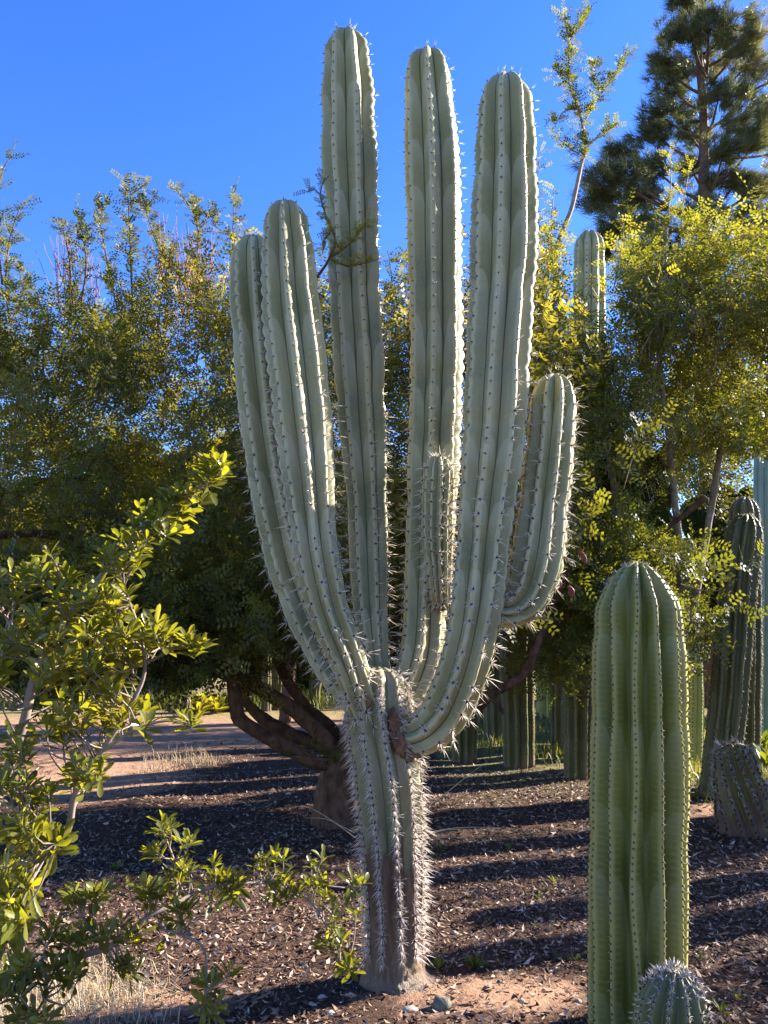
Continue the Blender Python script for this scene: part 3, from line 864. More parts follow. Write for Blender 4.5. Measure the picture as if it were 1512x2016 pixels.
SH_FAR = [shoot_template(380 + i, L=0.6, nleaf=10, leafL=0.17, ll=0.075, lw=0.034, pairs=3) for i in range(4)]

def plant_shoots(leafbag, twigbag, P, Z, scale, c, templ):
    n = len(P)
    M = rot_from(Z, roll=rng.uniform(0, 6.28, n)) * np.asarray(scale)[:, None, None]
    which = rng.integers(0, len(templ), n)
    for t, ((lv, lf, lc), (sv, sf)) in enumerate(templ):
        q = which == t
        stamp(leafbag, lv, lf, M[q], P[q], tA=lc, cvar=c[q])
        stamp(twigbag, sv, sf, M[q], P[q])

def leafy_branch(leafbag, twigbag, path, radii, spacing=0.05, leafL=0.11, c=0.45, start=0.25, sides=5, seed=0, pairs=6, ll=0.028):
    """one visible branch with pinnate leaves along it"""
    r_ = np.random.default_rng(seed)
    V, F, Ft = tube(path, radii, sides, 0.06, 0.08, seed)
    twigbag.add(V, Q=F, T=Ft, c=0)
    pts, rad, s = smooth_path(path, radii, 0.05)
    for x in np.arange(s[-1] * start, s[-1], spacing):
        if r_.uniform() < .28: continue
        p = np.array([np.interp(x, s, pts[:, d]) for d in range(3)])
        for q in range(r_.integers(1, 4)):
            lv, lf = pinnate(pairs, leafL * r_.uniform(.45, 1.25), ll * r_.uniform(.7, 1.15), ll * .4, int(r_.integers(0, 1e6)))
            Yv = norm(np.array([r_.normal(), r_.normal(), r_.uniform(-.2, 1.6)])); X = norm(np.cross(Yv, np.array([0, 0, 1.0]) + r_.normal(0, .3, 3))); Z = np.cross(X, Yv)
            leafbag.add(lv @ np.stack([X, Yv, Z], 1).T + p, Q=lf, c=c + r_.uniform(-.2, .2))

CLUMP = []
def crown_points(n, top, bot, Yc, Yd, xr, shell=0.55, seed=0, skew=1.0):
    """points in a crown: top/bot are photo outlines [(x, y)], at distance Yc; depth half-thickness Yd"""
    r_ = np.random.default_rng(seed)
    tx = np.array([at(x, y, Yc)[0] for x, y in top]); tz = np.array([at(x, y, Yc)[2] for x, y in top])
    bx = np.array([at(x, y, Yc)[0] for x, y in bot]); bz = np.array([at(x, y, Yc)[2] for x, y in bot])
    nfull = n
    n = max(8, n // 9)
    x = r_.uniform(at(xr[0], 900, Yc)[0], at(xr[1], 900, Yc)[0], n)
    a = r_.uniform(0, 2 * np.pi, n)
    rad = 1 - (1 - shell) * r_.uniform(0, 1, n) ** 1.4
    rad = np.where(r_.uniform(0, 1, n) < 0.3, r_.uniform(0.2, 1, n), rad)
    zt, zb = np.interp(x, tx, tz), np.interp(x, bx, bz)
    zm, zh = (zt * 0.45 + zb * 0.55), (zt - zb) / 2
    y = Yc + Yd * rad * np.cos(a)
    up = np.sin(a)
    z = np.where(up > 0, zm + up * rad * (zt - zm), zm + up * rad * (zm - zb))
    outward = np.stack([r_.normal(0, .35, n), np.cos(a) * 0.8, up * 0.6 + 0.55], 1)
    w_ = r_.integers(0, n, nfull)
    jit = r_.normal(0, 1, (nfull, 3)) * np.array([.24, .20, .15])
    CLUMP[:] = r_.normal(0, .13, n)[w_].tolist()
    return np.stack([x, y, z], 1)[w_] + jit, outward[w_] + jit * 1.6

# --- tree behind the big cactus
TBASE = on_ground(655, 1622); TBASE[2] -= 0.03
tree = thing('spreading_tree', TBASE, 'dark spreading tree with feathery leaves and low crooked brown limbs behind the big cactus', 'tree')
YT = TBASE[1]
def limb(pts, w, parent, seed, name='limb', mat=M_bark, sides=9):
    P, R = [], []
    for i, (x, y, Y) in enumerate(pts):
        P.append(at(x, y, Y) + (np.random.default_rng(seed * 50 + i).normal(0, .025, 3) if 0 < i else 0)); R.append(.8 * (w[0] + (w[1] - w[0]) * i / (len(pts) - 1)) / 2 / FPX * depth_of(x, y, Y))
    V, F, Ft = tube(np.array(P), np.array(R), sides + 2, 0.04, 0.16, seed)
    return obj(name, V, [F, Ft], mat, parent)
P = [TBASE, at(656, 1570, YT), at(662, 1520, YT), at(672, 1480, YT)]
V, F, Ft = tube(np.array(P), np.array([0.21, 0.17, 0.15, 0.15]), 12, 0.05, 0.10, 7)
obj('trunk', V, [F, Ft], M_bark, tree)
limb([(668, 1500, YT), (620, 1500, YT - .1), (560, 1465, YT - .15), (500, 1440, YT - .2), (474, 1420, YT - .2), (462, 1380, YT - .2), (458, 1335, YT - .2), (440, 1300, YT - .2), (405, 1262, YT - .25), (330, 1222, YT - .3), (230, 1120, YT - .3), (120, 1062, YT - .3), (-20, 1052, YT - .3)], (40, 20), tree, 1)
limb([(668, 1500, YT), (640, 1450, YT), (600, 1425, YT), (560, 1390, YT), (520, 1360, YT), (470, 1340, YT), (400, 1325, YT + .1), (330, 1300, YT + .2), (250, 1230, YT + .3), (150, 1120, YT + .4)], (44, 18), tree, 2)
limb([(640, 1470, YT), (585, 1440, YT + .2), (530, 1415, YT + .2), (490, 1400, YT + .2), (478, 1370, YT + .2), (500, 1300, YT + .3), (520, 1180, YT + .4), (510, 1000, YT + .5)], (36, 14), tree, 3)
limb([(672, 1480, YT), (640, 1420, YT + .2), (590, 1380, YT + .3), (560, 1330, YT + .4), (520, 1260, YT + .4), (470, 1180, YT + .5), (400, 1050, YT + .5), (350, 900, YT + .5)], (34, 12), tree, 4)
limb([(680, 1500, YT), (690, 1440, YT - .1), (700, 1380, YT), (690, 1250, YT), (700, 1050, YT + .2), (690, 850, YT + .3)], (44, 14), tree, 5)
limb([(672, 1500, YT), (760, 1460, YT + .2), (860, 1420, YT + .2), (940, 1385, YT), (975, 1362, YT - .1), (1020, 1335, YT - .1), (1060, 1270, YT - .1), (1090, 1190, YT), (1130, 1080, YT + .1)], (40, 14), tree, 6)
limb([(945, 1380, YT), (975, 1382, YT - .1), (990, 1392, YT - .15)], (18, 10), tree, 8)
limb([(690, 1440, YT), (740, 1340, YT + .3), (790, 1200, YT + .5), (800, 1000, YT + .6), (820, 800, YT + .6)], (34, 10), tree, 9)
limb([(440, 1215, YT - .3), (480, 1228, YT - .4), (540, 1262, YT - .5)], (8, 14), tree, 10)
limb([(480, 1230, YT - .3), (470, 1150, YT - .35), (468, 1060, YT - .35), (455, 960, YT - .3)], (10, 6), tree, 11, mat=M_twig_dark)

leaf, twig = Bag(), Bag()
top = [(-160, 700), (-50, 690), (40, 670), (120, 690), (200, 660), (300, 640), (400, 650), (480, 660), (560, 650), (660, 640), (760, 620), (860, 660), (960, 620), (1060, 600)]
bot = [(-160, 1310), (0, 1310), (120, 1315), (250, 1315), (380, 1320), (500, 1320), (640, 1310), (760, 1330), (900, 1330), (1060, 1290)]
Pc, Oc = crown_points(2150, top, bot, YT + .1, 1.45, (-150, 1060), seed=1)
Z = Oc + np.array([0, 0, 0.35])
cvar = 0.42 + 0.36 * (Pc[:, 2] - 2.0) / 3.0 + rng.normal(0, .07, len(Pc)) + np.array(CLUMP)  # leaves paler toward the top: sunlight painted into the leaf colour
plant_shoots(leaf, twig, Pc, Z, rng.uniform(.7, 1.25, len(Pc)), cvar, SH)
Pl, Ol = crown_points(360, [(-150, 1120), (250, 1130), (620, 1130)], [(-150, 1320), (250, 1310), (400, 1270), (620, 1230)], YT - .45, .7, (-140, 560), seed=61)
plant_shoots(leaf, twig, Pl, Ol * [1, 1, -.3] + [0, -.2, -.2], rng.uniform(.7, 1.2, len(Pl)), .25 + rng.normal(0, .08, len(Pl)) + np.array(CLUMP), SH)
# young shoots standing up out of the crown top
nt_ = 150
tx_ = rng.uniform(-120, 1040, nt_)
ty_ = np.interp(tx_, [p[0] for p in top], [p[1] for p in top]) + rng.uniform(20, 130, nt_)
Pt = np.array([at(x, y, YT + rng.uniform(-.6, .9)) for x, y in zip(tx_, ty_)])
plant_shoots(leaf, twig, Pt, np.stack([rng.normal(0, .3, nt_), rng.normal(0, .3, nt_), np.ones(nt_)], 1), rng.uniform(.6, 1.0, nt_), 0.55 + rng.normal(0, .1, nt_), SH_LONG)
def branch_px(pts, Y, r0, r1, seed, leafbag, twigbag, **kw):
    P = np.array([at(x, y, Y) for x, y in pts])
    leafy_branch(leafbag, twigbag, P, np.linspace(r0, r1, len(P)), seed=seed, **kw)
for q, pts in enumerate([[(262, 640), (258, 520), (255, 440), (252, 390), (245, 350)], [(255, 385), (280, 368), (298, 352)], [(240, 640), (220, 560), (205, 480), (195, 430), (185, 395)], [(196, 425), (212, 405)],
                         [(470, 660), (430, 610), (370, 560), (320, 500), (295, 440), (285, 405), (268, 395)], [(286, 410), (305, 385)], [(385, 620), (388, 520), (390, 450), (375, 410), (345, 370)],
                         [(390, 445), (410, 430), (425, 410)], [(388, 450), (382, 420), (378, 385)], [(150, 640), (140, 560), (135, 500), (120, 440)], [(160, 600), (170, 520), (160, 450), (150, 420)],
                         [(20, 640), (12, 560), (18, 480), (35, 420), (45, 402)], [(5, 560), (-5, 470), (-10, 400), (8, 330), (22, 310)], [(460, 560), (458, 480), (460, 420), (458, 385)], [(460, 470), (430, 450), (415, 440)],
                         [(55, 640), (45, 570), (35, 520)], [(95, 640), (75, 590), (72, 575)], [(700, 640), (705, 560), (700, 520)], [(770, 640), (772, 560), (765, 500)], [(330, 600), (320, 540), (345, 480)]]):
    branch_px(pts, YT + .1, 0.013 if len(pts) > 3 else 0.006, 0.0035, 500 + q, leaf, twig, leafL=0.16, ll=0.045, spacing=0.026, c=0.45)
# twig that reaches forward between the arms
P = np.array([at(500, 720, YT - .6), at(560, 610, 5.6), at(612, 560, 4.5), at(628, 540, 4.06), at(648, 510, 4.02), at(660, 470, 4.0), at(640, 420, 4.0), at(630, 380, 4.0), at(640, 350, 4.0)])
leafy_branch(leaf, twig, P, np.linspace(0.012, 0.003, len(P)), seed=540, leafL=0.06, ll=0.016, spacing=0.045, start=0.93, c=0.75)
for q, pts in enumerate([[(660, 470), (640, 420), (630, 380), (640, 350), (648, 345)], [(648, 510), (690, 480), (712, 450), (728, 432)], [(652, 512), (690, 525), (735, 512), (745, 510)], [(632, 385), (615, 370), (604, 378)], [(655, 450), (640, 470), (635, 500)]]):
    branch_px(pts, 4.0, 0.0045, 0.002, 545 + q, leaf, twig, leafL=0.065, ll=0.02, spacing=0.016, c=1.0, start=0.1)
# drooping sprigs in front of the trunk
for q, pts in enumerate([[(660, 1500), (625, 1495), (585, 1490), (550, 1492)], [(660, 1500), (665, 1500), (650, 1520)], [(600, 1350), (520, 1330), (490, 1332)], [(560, 1300), (505, 1335)], [(430, 1250), (390, 1300), (378, 1322)], [(620, 1490), (668, 1500)]]):
    branch_px(pts, YT - .35, 0.006, 0.003, 560 + q, leaf, twig, leafL=0.15, ll=0.03, spacing=0.035, c=0.25, pairs=9)
leaf.obj('crown', M_leaf_tree, tree, smooth=False, kind='stuff')
twig.A = {}
twig.obj('twigs', M_twig_dark, tree, kind='stuff')
# bare red-brown dead twigs over the crown
dead = Bag()
for q in range(130):
    x0 = rng.choice([rng.uniform(310, 430), rng.uniform(110, 200)], p=[.75, .25]); y0 = rng.uniform(530, 640)
    Y = YT + rng.uniform(-.3, .6)
    x1, y1 = x0 + rng.normal(0, 18), y0 - rng.uniform(50, 140)
    V, F, Ft = tube(np.array([at(x0, y0, Y), at((x0 + x1) / 2 + rng.normal(0, 4), (y0 + y1) / 2, Y), at(x1, y1, Y)]), np.array([.005, .004, .002]), 3, 0.1)
    dead.add(V, Q=F, T=Ft)
dead.obj('dead_twigs', M_dead, tree, smooth=False, kind='stuff')
def pod(px, py, Y, parent, L=0.11, tilt=0.2, seed=0):
    V, F = blob(np.zeros(3), 1.0, seed, 0.10, 10, (0.022, 0.008, L / 2))
    V[:, 0] += 0.25 * L * np.cos(V[:, 2] / L * 2.2)
    c, s = math.cos(tilt), math.sin(tilt)
    V = np.stack([V[:, 0] * c - V[:, 2] * s, V[:, 1], V[:, 0] * s + V[:, 2] * c], 1) + at(px, py, Y)
    obj('seed_pod', V, F, M_pod, parent)
for q, (x, y) in enumerate([(322, 1232), (365, 832), (378, 876), (470, 880), (478, 1000), (20, 1105), (1142, 1100), (1120, 1165), (1096, 1150)]):
    pod(x, y, YT - 1.1, tree, rng.uniform(.09, .16), rng.uniform(-.3, .5), 600 + q)

# --- bushy tree at the right
RB = on_ground(1300, 1572); RB[2] -= 0.03
YR = RB[1] + 0.0
rtree = thing('bushy_tree', RB, 'sunlit yellow-green bushy tree with pale twigs on the right, behind the fresh green cactus', 'tree')
for q, (pts, w) in enumerate([([(1300, 1574, YR), (1295, 1400, YR), (1280, 1280, YR), (1240, 1100, YR), (1200, 900, YR + .1), (1180, 700, YR + .2)], (34, 10)),
                              ([(1300, 1490, YR), (1320, 1350, YR + .1), (1360, 1200, YR + .2), (1400, 1000, YR + .2), (1430, 800, YR + .2), (1450, 650, YR + .3)], (30, 8)),
                              ([(1297, 1450, YR), (1240, 1320, YR - .1), (1180, 1180, YR - .2), (1120, 1000, YR - .2), (1060, 800, YR - .1), (1085, 600, YR), (1100, 470, YR)], (26, 8)),
                              ([(1310, 1380, YR), (1340, 1150, YR - .2), (1310, 900, YR - .3), (1290, 650, YR - .2), (1310, 480, YR - .1)], (24, 7)),
                              ([(1290, 1060, YR - .8), (1345, 1010, YR - .9), (1385, 985, YR - 1.0)], (10, 18))]):
    limb(pts, w, rtree, 20 + q, mat=M_twig if q != 4 else M_bark)
leaf, twig = Bag(), Bag()
top = [(1030, 560), (1070, 540), (1110, 680), (1160, 760), (1210, 690), (1240, 580), (1290, 520), (1330, 490), (1400, 540), (1470, 560), (1560, 550), (1680, 600)]
bot = [(1030, 1230), (1120, 1260), (1250, 1300), (1340, 1300), (1385, 1120), (1430, 940), (1500, 920), (1680, 920)]
Pc, Oc = crown_points(1900, top, bot, YR + .15, 1.25, (1040, 1620), seed=2)
Z = Oc + np.array([0, 0, 0.35])
cvar = 0.35 + 0.28 * (Pc[:, 2] - 2.0) / 4.0 + rng.normal(0, .07, len(Pc)) + np.array(CLUMP)  # same height gradient, upper leaves painted lighter as if sunlit
ux, uy = to_px(Pc)                       # the crown is thin where the tall leaning cactus stands in it
keep = ~((ux > 1310 + (uy < 1000) * 60) & (uy > 900)) | (rng.uniform(0, 1, len(Pc)) < .03)
keep &= ~((ux > 1100) & (ux < 1225) & (uy < 700))      # and where the very tall one comes through its top
Pc, Z, cvar = Pc[keep], Z[keep], cvar[keep]
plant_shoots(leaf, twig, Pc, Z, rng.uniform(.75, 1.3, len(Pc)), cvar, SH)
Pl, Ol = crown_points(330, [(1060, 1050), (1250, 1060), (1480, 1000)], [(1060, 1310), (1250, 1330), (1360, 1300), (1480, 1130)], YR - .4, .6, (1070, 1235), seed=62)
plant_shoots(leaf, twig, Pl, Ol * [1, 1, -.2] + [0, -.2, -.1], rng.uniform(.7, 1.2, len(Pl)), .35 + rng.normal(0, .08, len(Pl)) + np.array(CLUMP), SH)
nt_ = 90
tx_ = rng.uniform(1050, 1560, nt_)
ty_ = np.interp(tx_, [p[0] for p in top], [p[1] for p in top]) + rng.uniform(50, 200, nt_)
tx_ = np.where(np.abs(tx_ - 1160) < 75, tx_ + 160, tx_)
ty_ = np.interp(tx_, [p[0] for p in top], [p[1] for p in top]) + rng.uniform(50, 200, nt_)
Pt = np.array([at(x, y, YR + rng.uniform(-.9, .9)) for x, y in zip(tx_, ty_)])
plant_shoots(leaf, twig, Pt, np.stack([rng.normal(.1, .3, nt_), rng.normal(0, .3, nt_), np.ones(nt_)], 1), rng.uniform(.6, 1.0, nt_), 0.6 + rng.normal(0, .1, nt_), SH_LONG)
for q, (pts, r0) in enumerate([([(1040, 660), (1090, 500), (1125, 410), (1145, 320), (1153, 295), (1140, 215), (1122, 170), (1120, 110), (1120, 70), (1105, 25)], .035),
                               ([(1122, 80), (1140, 55), (1160, 22)], .008), ([(1150, 240), (1180, 190), (1210, 150), (1240, 100)], .012), ([(1152, 285), (1180, 270), (1218, 240)], .009),
                               ([(1150, 310), (1120, 290), (1095, 268)], .008), ([(1140, 215), (1110, 220), (1092, 250)], .007), ([(1120, 165), (1095, 140), (1088, 128)], .006), ([(1185, 185), (1165, 150), (1180, 118)], .006),
                               ([(1310, 520), (1315, 430), (1320, 370), (1322, 300)], .014), ([(1340, 480), (1345, 400), (1360, 320)], .01), ([(1092, 560), (1085, 450), (1092, 370)], .012), ([(1210, 560), (1225, 480), (1228, 430)], .01),
                               ([(1450, 560), (1470, 500), (1490, 460)], .01), ([(1062, 330), (1060, 310), (1064, 290)], .006), ([(1040, 420), (1055, 370), (1062, 330)], .008)]):
    branch_px(pts, YR + (0 if q < 8 else rng.uniform(-.5, .4)), r0, 0.004, 700 + q, leaf, twig, leafL=0.16, ll=0.045, spacing=0.02 if q < 8 else 0.04, c=0.4 if q < 8 else 0.65, start=0.52 if q == 0 else 0.08)
# low sprigs hanging in front of the tall dark cactus
for q, pts in enumerate([[(1330, 1200), (1400, 1215), (1470, 1190), (1500, 1180)], [(1340, 1150), (1400, 1165), (1440, 1150)], [(1330, 1250), (1400, 1275), (1460, 1270)], [(1330, 1110), (1380, 1130), (1430, 1145)],
                         [(1345, 1180), (1380, 1260), (1385, 1300)]]):
    branch_px(pts, YR - .8, 0.006, 0.002, 760 + q, leaf, twig, leafL=0.10, ll=0.022, spacing=0.04, c=0.3, start=0.1, pairs=8)
leaf.obj('crown', M_leaf_right, rtree, smooth=False, kind='stuff')
twig.A = {}
twig.obj('twigs', M_twig, rtree, kind='stuff')

# --- two more bushy trees farther back fill the gaps
for q, (xr, Yb, top, bot, n, lab, px) in enumerate([((-200, 1060), 17.0, [(-220, 740), (100, 720), (400, 700), (700, 690), (1080, 700)], [(-220, 1290), (300, 1285), (700, 1300), (1080, 1300)], 850, 'leafy tree standing in shade beyond the spreading tree', 560),
        ((1290, 1660), 19.0, [(1270, 800), (1400, 760), (1520, 790), (1680, 780)], [(1270, 1290), (1680, 1290)], 520, 'leafy tree filling the gap behind the tall leaning cactus', 1480)]):
    g = at(px, 1400, Yb); g[2] = float(gz(g[0], g[1])) - .03
    t = thing('bushy_tree', g, lab, 'tree')
    V, F, Ft = tube(np.array([g, g + [0.1, 0, 1.2], g + [-.05, .1, 2.6]]), np.array([.13, .11, .05]), 8, .1, .1, q)
    obj('trunk', V, [F, Ft], M_bark, t)
    leaf, twig = Bag(), Bag()
    Pc, Oc = crown_points(n, top, bot, Yb, 1.6, xr, seed=40 + q)
    plant_shoots(leaf, twig, Pc, Oc + [0, 0, .35], rng.uniform(1.2, 2.0, n), .35 + rng.normal(0, .12, n), SH_FAR)
    leaf.obj('crown', M_leaf_tree, t, smooth=False, kind='stuff')
    twig.A = {}
    twig.obj('twigs', M_twig_dark, t, kind='stuff')
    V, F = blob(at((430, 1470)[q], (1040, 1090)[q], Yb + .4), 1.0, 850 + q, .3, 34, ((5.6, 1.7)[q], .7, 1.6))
    obj('dark_filler_core', V, F, M_core, t)  # dark blob added inside the crown to block sky between leaves
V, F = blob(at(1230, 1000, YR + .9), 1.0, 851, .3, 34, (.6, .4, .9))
obj('dark_filler_core', V, F, M_core, rtree)  # added dark blob, fills leaf gaps with painted shade

# --- unseen trees added on the sunny side to shade and dapple the ground
for q, (x, y, h, rr_, n) in enumerate([(6.2, 7.2, 2.9, 0.8, 60), (6.4, 5.9, 2.8, 0.8, 50), (7.2, 8.9, 3.5, 1.0, 90), (5.9, 4.9, 2.3, .6, 35)]):
    g = np.array([x, y, float(gz(x, y)) - 0.03])
    t = thing('bushy_tree', g, 'unseen feathery-leaved tree added on the sunny side to dapple the ground', 'tree', 'unseen shade-casting trees')
    V, F, Ft = tube(np.array([g, g + [0.1, 0, h * .4], g + [-.05, .1, h * .8]]), np.array([.12, .09, .04]), 8, .1, .1, q)
    obj('trunk', V, [F, Ft], M_bark, t)
    leaf, twig = Bag(), Bag()
    d = norm(rng.normal(0, 1, (n, 3))) * (rng.uniform(.3, 1, n)[:, None]) * np.array([rr_, rr_, h * .38])
    plant_shoots(leaf, twig, g + np.array([0, 0, h * .66]) + d, norm(d) + [0, 0, .5], rng.uniform(.8, 1.3, n), .4 + rng.normal(0, .1, n), SH_FAR)
    leaf.obj('crown', M_leaf_tree, t, smooth=False, kind='stuff')
    twig.A = {}
    twig.obj('twigs', M_twig_dark, t, kind='stuff')

# ------------------------------------------------------------------ tall needle tree far behind
YN = 22.0
nb = at(1392, 1330, YN); nb[2] = 0
ntree = thing('needle_tree', nb, 'tall grey-green tree with soft drooping needle foliage against the blue sky', 'tree')
def ntube(pts, w0, w1, seed, name='limb'):
    P = np.array([at(x, y, YN + dy) if y < 1300 else nb for x, y, dy in pts])
    V, F, Ft = tube(P, np.linspace(w0, w1, len(P)), 8, .25, .08, seed)
    return obj(name, V, [F, Ft], M_twig_dark, ntree)
ntube([(1392, 1330, 0), (1390, 700, 0), (1385, 480, 0), (1386, 350, 0), (1385, 220, 0), (1372, 60, 0), (1365, -120, 0)], .28, .07, 31, 'trunk')
blobs = [(1365, 10, 46, 30), (1395, 40, 45, 34), (1360, 70, 50, 36), (1330, 60, 36, 28), (1420, 70, 40, 34), (1345, 130, 50, 36), (1400, 120, 44, 32), (1325, 175, 48, 36), (1455, 90, 40, 36), (1480, 60, 34, 40), (1470, 130, 44, 34),
         (1300, 225, 40, 30), (1345, 225, 44, 34), (1310, 130, 30, 26), (1415, 190, 44, 34), (1470, 190, 44, 34), (1500, 230, 40, 36), (1290, 265, 36, 24), (1360, 265, 38, 26), (1440, 250, 50, 32), (1490, 280, 40, 30), (1425, 300, 36, 22),
         (1225, 300, 44, 30), (1195, 345, 42, 30), (1240, 350, 46, 34), (1285, 330, 36, 24), (1180, 395, 36, 30), (1225, 400, 46, 34), (1270, 385, 40, 34), (1240, 450, 46, 30), (1205, 460, 34, 24), (1290, 440, 40, 34),
         (1400, 370, 56, 30), (1450, 360, 46, 26), (1490, 370, 40, 24), (1420, 420, 56, 34), (1470, 430, 50, 30), (1380, 430, 40, 34), (1500, 460, 40, 34), (1440, 480, 54, 30), (1310, 490, 40, 28), (1390, 500, 40, 30), (1360, 330, 26, 20),
         (1380, -30, 44, 36), (1340, -10, 34, 30), (1540, 150, 40, 60), (1540, 300, 40, 60), (1540, 420, 40, 50), (1400, -80, 40, 40), (1190, 500, 30, 20), (1260, 500, 40, 24)]
need = Bag()
r_ = np.random.default_rng(77)
tuftP, tuftZ, tuftC = [], [], []
sc_n = depth_of(1400, 200, YN) / FPX
for q, (x, y, rx, ry) in enumerate(blobs):
    c0 = at(x, y, YN + r_.uniform(-1.2, 1.2))
    tr = np.array([at(1386, y + rx * .8, YN)[0], YN, c0[2] - 0.9])
    mid = (c0 + tr) / 2 + [0, 0, -.15]
    V, F, Ft = tube(np.array([tr, mid, c0]), np.array([.06, .045, .02]), 5, .2, .05, q)
    obj('limb', V, [F, Ft], M_twig_dark, ntree)
    n = 46
    d = r_.normal(0, .43, (n, 3)) * np.array([rx, (rx + ry) * .5, ry]) * sc_n
    tuftP.append(c0 + d); tuftC.append(np.full(n, np.clip(.5 + .25 * (x - 1380) / 100, .25, .8) + r_.uniform(-.2, .25)) + r_.normal(0, .08, n))  # golden toward the right: sun-side light painted into the needle colour
    od = norm(c0 - tr) * np.array([1, 1, .4])
    tuftZ.append(od + r_.normal(0, .35, (n, 3)) + [0, 0, .35])
tuftP, tuftZ, tuftC = np.vstack(tuftP), norm(np.vstack(tuftZ)), np.concatenate(tuftC)
nn = 46
a = norm(tuftZ[:, None] + r_.normal(0, .42, (len(tuftP), nn, 3)))
p0 = tuftP[:, None] + r_.normal(0, .06, a.shape)
Ln = r_.uniform(.22, .46, a.shape[:2])[..., None]
side = norm(np.cross(a, r_.normal(0, 1, a.shape))) * .0095
p1 = p0 + a * Ln + np.array([0, 0, -.05])
VV = np.stack([p0 - side, p0 + side, p1], 2).reshape(-1, 3)
need.add(VV, T=np.arange(len(VV)).reshape(-1, 3), c=np.repeat(tuftC, nn * 3))
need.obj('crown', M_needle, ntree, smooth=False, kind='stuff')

# ------------------------------------------------------------------ far hedge
for q, (x0, x1, Y, h) in enumerate([(-16, -5.5, 25, 5.0), (-5.5, 5, 26, 5.4), (5, 15, 25, 5.2)]):
    n = 330
    g = np.array([(x0 + x1) / 2, Y, 0.0])
    t = thing('far_hedge', g, ['far dark hedge beyond the sandy path and the far row of cacti', 'far dark hedge seen between the big cactus arms and tree limbs', 'far hedge beyond the grass and the terracotta edging'][q], 'hedge')
    leaf, twig = Bag(), Bag()
    Pp = np.stack([rng.uniform(x0, x1, n), Y + rng.uniform(-1.2, .6, n), rng.uniform(0.0, 1, n) ** .8 * h * .85], 1)
    Pp[:, 2] *= 0.8 + .25 * vnoise(Pp[:, 0], Pp[:, 0] * 0, q)
    plant_shoots(leaf, twig, Pp, np.stack([rng.normal(0, .4, n), rng.normal(-.3, .4, n), np.ones(n)], 1), rng.uniform(1.6, 2.4, n), .4 + rng.normal(0, .12, n), SH_FAR)
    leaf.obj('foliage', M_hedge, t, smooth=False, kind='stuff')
    twig.A = {}
    twig.obj('stems', M_twig_dark, t, kind='stuff')
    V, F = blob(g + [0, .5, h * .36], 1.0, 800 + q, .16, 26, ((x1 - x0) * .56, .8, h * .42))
    obj('dark_filler_core', V, F, M_core, t)  # dark blob added inside the hedge to block light through it
# strap-leaved plants at the right edge
for q, (px, py) in enumerate([(1500, 1365), (1380, 1378)]):
    g = on_ground(px, py + 12)
    t = thing('strap_leaved_plant', g, ['green strap-leaved plant beyond the terracotta edging', 'strap-leaved plant behind the narrow cactus stump'][q], 'plant')
    for j in range(26):
        a = rng.uniform(0, 6.28); L = rng.uniform(.8, 1.9); e = rng.uniform(.8, 1.4)
        kq = np.linspace(0, 1, 6)[:, None]
        d = np.array([math.cos(a), math.sin(a), 0])
        C = g + d * kq * L * math.cos(e) * 1.1 + np.array([0, 0, 1]) * (kq * L * math.sin(e) - .35 * L * kq ** 2.5)
        s_ = np.cross(d, [0, 0, 1]) * (.045 * (1 - kq ** 2) + .004)
        V = np.stack([C - s_, C + s_], 1).reshape(-1, 3)
        F = np.array([[2 * i, 2 * i + 1, 2 * i + 3, 2 * i + 2] for i in range(5)])
        obj('leaf', V, F, M_agave, t, attrs={'c': np.full(len(V), rng.uniform(.1, .9))})
# low terracotta edging
g = on_ground(1512, 1388)
edge = thing('stone_edging', g, 'low terracotta-coloured edging stones beyond the tall leaning cactus', 'edging')
for q in range(9):
    c = g + np.array([q * .52 - .5, 0.06 * (q % 2), 0.10])
    V = []
    for dx in (-.25, .25):
        for dy in (-.13, .13):
            for dz in (-.12, .12):
                V.append(c + [dx * (1 if dz < 0 else .94), dy * (1 if dz < 0 else .9), dz + rng.normal(0, .008)])
    F = [(0, 1, 3, 2), (4, 6, 7, 5), (0, 4, 5, 1), (2, 3, 7, 6), (1, 5, 7, 3), (0, 2, 6, 4)]
    obj('stone', V, np.array(F), M_brick, edge, smooth=False)

# ------------------------------------------------------------------ foreground shrubs with paddle-shaped leaves
def paddle(L, W, seed, curl=0.12):
    r_ = np.random.default_rng(seed)
    ts = np.array([0, .18, .45, .72, .9, 1.0]); ws = np.array([.10, .30, .72, 1.0, .72, .06]) * W / 2
    V = []
    for t, w in zip(ts, ws):
        z = -curl * L * (t ** 2) + .02 * L * math.sin(t * 5 + seed)
        y = L * t
        V += [(-w, y, z + w * .35), (0, y, z), (w, y, z + w * .35)]
    F = []
    for i in range(len(ts) - 1):
        b = 3 * i
        F += [(b, b + 1, b + 4, b + 3), (b + 1, b + 2, b + 5, b + 4)]
    return np.array(V), np.array(F)
PAD = [paddle(1.0, .31, i, c_) for i, c_ in enumerate((0.02, .10, .2, .3, -.06, .15))]

